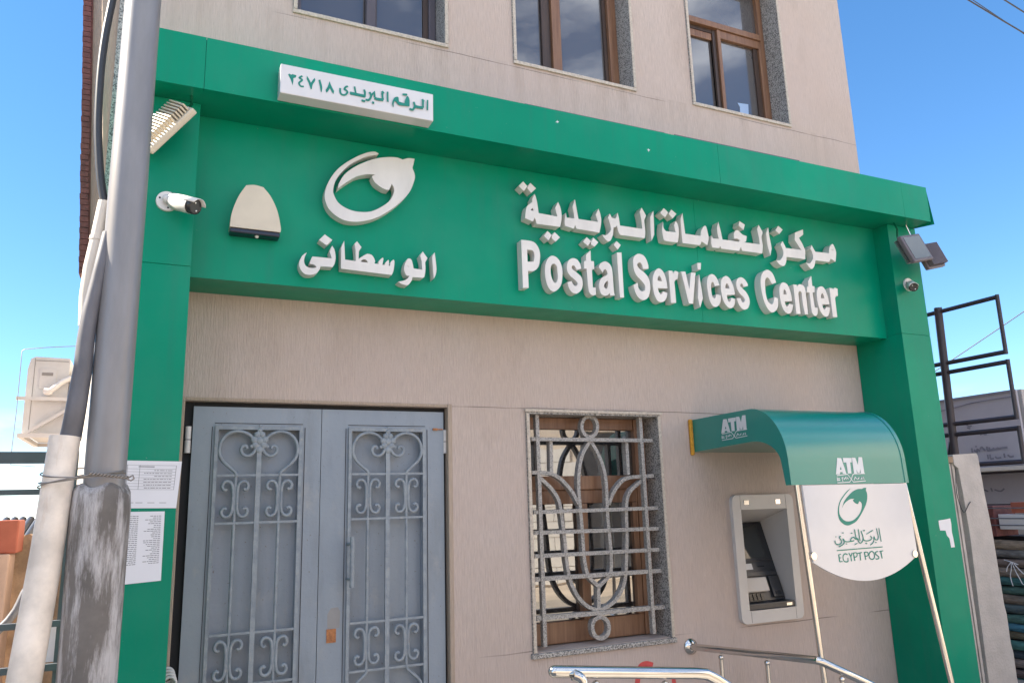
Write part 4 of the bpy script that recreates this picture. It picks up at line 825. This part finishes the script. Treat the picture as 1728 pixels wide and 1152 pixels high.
# red and pink wall, crumbling tan wall, corrugated roof
p = thing('red_wall', 'red rendered wall end above a pink pier behind the gate', 'wall', (-1.1, 1.4, -.16))
m2 = MB(); m2.box(-2.6, -.745, 1.3, 1.55, 1.40, 1.60); m2.build('wall', 'brick', p, bevel=.01)
m2 = MB(); m2.box(-2.6, -.775, 1.26, 1.5, -.16, 1.398); m2.build('pier', 'pink', p, bevel=.01)
m2 = MB(); n = 26; top = [(-.80+.55*i/n, 1.52-.02*math.sin(i*.9)-(.04*random.random() if i % 3 else .0)-.06*i/n) for i in range(n+1)]
m2.ext([[(-.25, -.16)]+top[::-1]+[(-.80, -.16)]], XZ(1.56), (0, .3, 0))
m2 = m2.build('tan_wall', 'mud'); tag(m2, 'crumbling tan mud wall with broken top behind the gate', 'wall')
m2 = MB()
for k in range(16): m2.tube([(-1.05+.055*k, 2.95, 1.60), (-1.05+.055*k, 2.3, 1.45)], .028, 8)
tag(m2.build('corrugated_roof', 'cable'), 'dark corrugated roof beyond the tan wall', 'roof')
m2 = MB(); m2.tube(catmull3([(-.95, .9, .8), (-.70, .92, 1.05), (-.62, .95, 1.23), (-.50, 1.0, 1.36), (-.42, 1.05, 1.42)]), .022, 12)
tag(m2.build('grey_hose', 'conduit'), 'grey hose curving across the tan wall', 'hose')
p = thing('painted_board', 'pale board with red scrawl behind the street pole', 'board', (-.43, .3, .7))
m2 = MB(); m2.box(-.50, -.34, .10, .12, .93, 1.10); m2.build('board', 'paper', p)
m2 = MB()
for k, it in enumerate((['S', 60, '-4700,10750c -4350,10900c -4600,10400c -4300,10300c'], ['S', 50, '-4800,10100c -4500,10000c -4750,9700c -4450,9550c'], ['S', 50, '-4500,10200 -4300,9900 -4400,9500'])): glyph(m2, it, XZ(.098-.0004*k), (0, .001, 0))
m2.build('scrawl', 'redpaint', p)

# ------------------------------------------------------------------ right side
p = thing('gate_pier', 'pale cement gate pier right of the green pillar', 'pier', (6.26, .1, -.16))
m2 = MB(); m2.ext([[(6.135, -.16), (6.515, -.16), (6.488, .12), (6.492, .3), (6.478, .38), (6.483, .6), (6.470, .68), (6.468, .9), (6.46, 1.3), (6.435, 1.6), (6.425, 1.90), (6.41, 1.925), (6.105, 1.912), (6.107, 1.83), (6.15, 1.80), (6.165, 1.6), (6.175, 1.26), (6.155, .7)]], XZ(0), (0, .32, 0)); m2.build('render', 'concrete', p, bevel=.012)
p = thing('side_gate', 'narrow white steel gate with dark panels beside the pier', 'gate', (5.9, .1, -.16))
m2 = MB(); m2.box(5.46, 6.05, .12, .13, -.14, 1.86); m2.build('panel', 'slate', p)
m2 = MB()
for x0, x1 in ((6.070, 6.085), (6.102, 6.130)): m2.box(x0, x1, .02, .10, -.15, 1.84)
for z in (.05, .28, .62, .84, 1.1, 1.33, 1.62, 1.78): m2.box(5.46, 6.069, .04, .08, z, z+.03)
m2.build('frame', 'concrete', p)
m2 = MB(); m2.box(5.85, 6.10, .0, .1, 1.845, 1.895); m2.build('lintel', 'mud', p)
m2 = MB(); m2.tube(catmull3([(6.11, -.008, 1.80), (6.07, -.012, 1.6), (6.12, -.01, 1.44), (6.20, -.01, 1.50), (6.23, -.008, 1.52)]), .0035, 6)
tag(m2.build('loose_wire', 'cable'), 'loose thin wire hanging on the cement pier', 'wire')
# steel sign frame, plane x = 6.6
p = thing('sign_frame', 'empty dark steel sign frame of three bays on a post', 'sign frame', (6.6, .35, 1.9))
def barx(m3, y0, z0, y1, z1, w=.035, x=6.6):
    m3.tube([(x, y0, z0), (x, y1, z1)], w/2*1.15, 4)
m2 = MB(); barx(m2, .29, 3.30, .335, 1.93, .074); m2.build('post', 'black', p)
m2 = MB(); barx(m2, .325, 2.12, .40, 1.90, .07, 6.615); m2.build('brace', 'black', p)
for z0, z1 in ((2.772, 3.26), (2.21, 2.685), (1.837, 2.115)):
    m2 = MB(); barx(m2, .50, z0, -.27, z0); barx(m2, .50, z1, -.275, z1); barx(m2, -.272, z0-.02, -.276, z1+.02); m2.build('bay', 'black', p)
# shop with translucent sign boards, seen from behind
p = thing('lightbox_shop', 'shop with grey mirrored sign sheets beyond the steel frame', 'shop', (9.2, 1.7, -.16))
m2 = MB(); m2.add([(9, 2.6, 1.87), (9, 1.19, 1.89), (9, 1.19, 2.745), (9, 2.6, 2.75), (9.03, 2.6, 1.87), (9.03, 1.19, 1.89), (9.03, 1.19, 2.745), (9.03, 2.6, 2.75)], [(0, 1, 2, 3), (7, 6, 5, 4), (0, 4, 5, 1), (1, 5, 6, 2), (2, 6, 7, 3), (3, 7, 4, 0)]); m2.build('sign_sheet', 'banner', p)
m2 = MB(); m2.tube(catmull3([(8.985, 2.6, 2.60), (8.985, 2.1, 2.615), (8.985, 1.7, 2.66), (8.985, 1.2, 2.67)]), .006, 6); m2.box(8.98, 8.999, 1.19, 2.6, 2.72, 2.748); m2.build('fold', 'bannertext', p)
m2 = MB(); YZ = lambda a, c: Vector((8.985, a, c))
MIRR = ['S 150 18200,21200 18180,20650', 'S 150 17950,20950 17600,20700 17500,21000 17200,20750', 'S 130 17700,21300 17500,21400', 'S 150 17150,21000 16900,21200 16700,20950 16500,20800', 'S 150 16250,21250 16230,20800 15800,20800 15300,20850 14600,20900', 'S 140 16000,21150 15980,20850', 'S 140 15500,21050 15450,20850', 'S 140 15000,21050 14900,20900 14300,20950 13800,20950',
        'S 130 16300,20300 16280,19750', 'S 130 16000,20300 15990,19800 15600,19800', 'S 130 15400,20000 15200,19800 14700,19850', 'S 130 14300,20300 14280,19800', 'S 130 13900,20100 13600,19850 13200,19900', 'S 120 18500,24200 18000,23800 17700,23900', 'S 120 18300,23700 17900,23500', 'S 120 16800,22650 16500,22800 16200,22650', 'S 120 16300,22850 16000,22600']
for k, t in enumerate(MIRR):
    a = t.split(); glyph(m2, ['S', int(int(a[1])*1.6), ' '.join(a[2:])], lambda q, c, k=k: Vector((8.990-.0008*k, q, c)), (.0006, 0, 0))
m2.build('mirrored_lettering', 'bannertext', p)
m2 = MB(); m2.box(9.0, 9.06, .4, 2.6, 1.455, 1.80); m2.build('lower_sign', 'banner', p)
m2 = MB()
for k, t in enumerate(('S 110 18800,16300 18000,16000 17500,16200 17000,16000', 'S 110 16600,16400 16500,16000', 'S 110 16200,16200 15500,16000 15000,16300')):
    a = t.split(); glyph(m2, ['S', int(int(a[1])*1.6), ' '.join(a[2:])], lambda q, c, k=k: Vector((8.996-.0008*k, q, c)), (.0006, 0, 0))
m2.build('faint_lettering', 'bannertext', p)
m2 = MB(); m2.box(8.6, 9.3, .3, 2.6, 1.822, 1.868); m2.build('beam', 'pvcclean', p, bevel=.006)
for bb in ((8.8, 9.3, .3, 2.6, 1.8, 1.8205), (9.0, 9.05, .4, 2.6, 1.42, 1.4545)): m2 = MB(); m2.box(*bb); m2.build('edge_bar', 'black', p)
m2 = MB(); m2.box(9.07, 12, 1.17, 6, -.16, 2.75); m2.build('wall', 'concrete', p)
m2 = MB(); m2.box(12.2, 16, 2.6, 8, -.16, 2.86); 
tag(m2.build('brick_house', 'brick'), 'far red brick house at the right edge', 'house')
m2 = MB(); m2.box(12.19, 12.2, 2.55, 2.95, -.16, 2.3) if False else None
# goods on the shop front: rolled mats, boxes
cols = [('tan', (.24, .19, .14)), ('grey', (.15, .15, .15)), ('brown', (.17, .13, .11)), ('tan', (.23, .19, .155)), ('teal', (.045, .145, .15)), ('green', (.06, .13, .115)), ('brown', (.15, .125, .10)), ('slate', (.075, .11, .12)), ('green', (.07, .16, .14)), ('blue', (.05, .17, .24)), ('olive', (.14, .13, .09)), ('teal', (.06, .18, .165)), ('slate', (.05, .07, .085)), ('tan', (.21, .17, .15)), ('brown', (.13, .10, .095)), ('teal', (.05, .14, .135))]
order = ['topmost', 'second', 'third', 'fourth', 'fifth', 'sixth', 'seventh', 'eighth', 'ninth', 'tenth', 'eleventh', 'twelfth', 'thirteenth', 'fourteenth', 'fifteenth', 'lowest visible']
z = 1.17
for k, (nm, c) in enumerate(cols):
    key = 'mat %s %d' % (nm, k); M[key] = simple('rolled mat '+nm, c, .85, var=.35, scale=9, stretch=(3, 1, 6), bumpy=.4, bscale=30)
    r_ = .036+.007*random.random(); z -= r_; m2 = MB(); x_ = 7.0+.03*random.random()
    pts = [(x_, -.6+.12*i, z+.006*math.sin(i*.8+k*2.1)) for i in range(18)]
    m2.tube(pts, [r_*(1+.06*math.sin(i*1.1+k*1.7)) for i in range(18)], 12)
    tag(m2.build('rolled_mat', key), '%s rolled mat, %s in the stack right of the pier' % (nm, order[k]), 'rolled mat', 'rolled mats stacked behind the pier')
    z -= r_*.96
m2 = MB(); m2.box(7.3, 7.6, -.3, 1.0, -.16, 1.19); tag(m2.build('mat_rack', 'black'), 'dark rack behind the stacked rolled mats', 'rack')
m2 = MB(); m2.box(7.0, 7.28, -.35, .29, 1.262, 1.395); tag(m2.build('carton', 'signwhite', bevel=.004), 'pale blue white carton on top of the mats', 'box')
m2 = MB(); m2.box(7.0, 7.28, -.35, .16, 1.405, 1.50); tag(m2.build('carton', 'brick', bevel=.004), 'red carton stacked above the pale carton', 'box')
m2 = MB(); m2.box(6.99, 7.3, .32, .75, 1.20, 1.47); tag(m2.build('carton', 'tile', bevel=.004), 'maroon carton half hidden by the pier', 'box')
p = thing('shelf_frame', 'green shelf bars in front of the cartons', 'shelf', (6.97, .1, 1.2))
for z in (1.30, 1.36, 1.45):
    m2 = MB(); m2.tube([(6.965, -.4, z), (6.965, .8, z)], .006, 6); m2.build('bar', 'conduit', p)
m2 = MB()
for k, q in enumerate((((.26, 1.0), (.20, .985), (.14, .965)), ((.20, .985), (.205, .93), (.225, .86), (.215, .78)), ((.19, .98), (.17, .91), (.14, .84), (.12, .80), (.06, .80)), ((.20, .98), (.235, .94), (.25, .90)), ((.17, .97), (.11, .90), (.05, .86)))): m2.tube(catmull3([(6.945-.002*k, a, c) for a, c in q]), .0035, 6)
tag(m2.build('tie_rope', 'paper'), 'white rope knotted round the stacked mats', 'rope')

# overhead wires
for lab, a, c, r_ in WIRES:
    m2 = MB(); a, c = Vector(a), Vector(c); N = 14
    m2.tube([a+(c-a)*(i/N)+Vector((0, 0, -.04*(c-a).length*.12*4*(i/N)*(1-i/N))) for i in range(N+1)], r_, 6)
    tag(m2.build('overhead_wire', 'cable'), lab, 'wire', 'overhead wires')

# ------------------------------------------------------------------ across the street (seen only in reflections) and added unseen houses: pole shade, bounce light
p = thing('opposite_house', 'long cream house across the street', 'house', (6, -12, -.16))
m2 = MB(); wins = [rect(x, x+1.2, 1.1, 2.5) for x in (-6, -2.5, 12.5, 16, 19)]+[rect(9.0, 10.9, -.1, 3.25)]
m2.ext([rect(-10, 24, -.16, 3.6)]+wins, XZ(-11.0), (0, -.3, 0)); m2.box(-10, 24, -17, -11.31, -.16, 3.6); m2.build('wall', 'opp', p)
m2 = MB()
for x in (-6, -2.5, 12.5, 16, 19): m2.box(x, x+1.2, -11.25, -11.2, 1.1, 2.5)
m2.build('window', 'glass', p)
m2 = MB()
for r in range(9):
    for c in range(10): m2.box(4.2+c*.45+(.22 if r % 2 else 0), 4.2+c*.45+.436+(.22 if r % 2 else 0), -10.99, -10.96, -.1+r*.33, -.1+r*.33+.316)
m2.build('block_facing', 'blockwhite', p)
m2 = MB(); m2.box(9.0, 10.9, -11.25, -11.22, -.1, 3.25); m2.build('shutter', 'slate', p)
p = thing('added_shade_house', 'unseen plastered house added at the left to shade the pole', 'house', (-5, -.6, -.16))  # added out of view as a sun blocker, sized to shade the lower pole
m2 = MB(); m2.box(-7.5, -3.0, -2.6, .4, -.16, 4.75); m2.build('wall', 'plaster_plain', p)

p = thing('added_bounce_house', 'unseen cream house added at the right to bounce sunlight', 'house', (12, -7, -.16))  # added out of view; its sunlit wall throws warm light on the right side
m2 = MB(); m2.box(10.5, 15, -9.6, -4.2, -.16, 5.6); m2.build('wall', 'opp', p)
for y0 in (-8.6, -6.2):
    m2 = MB(); m2.box(10.46, 10.499, y0, y0+1.1, 1.1, 2.5); m2.build('window', 'glass', p)
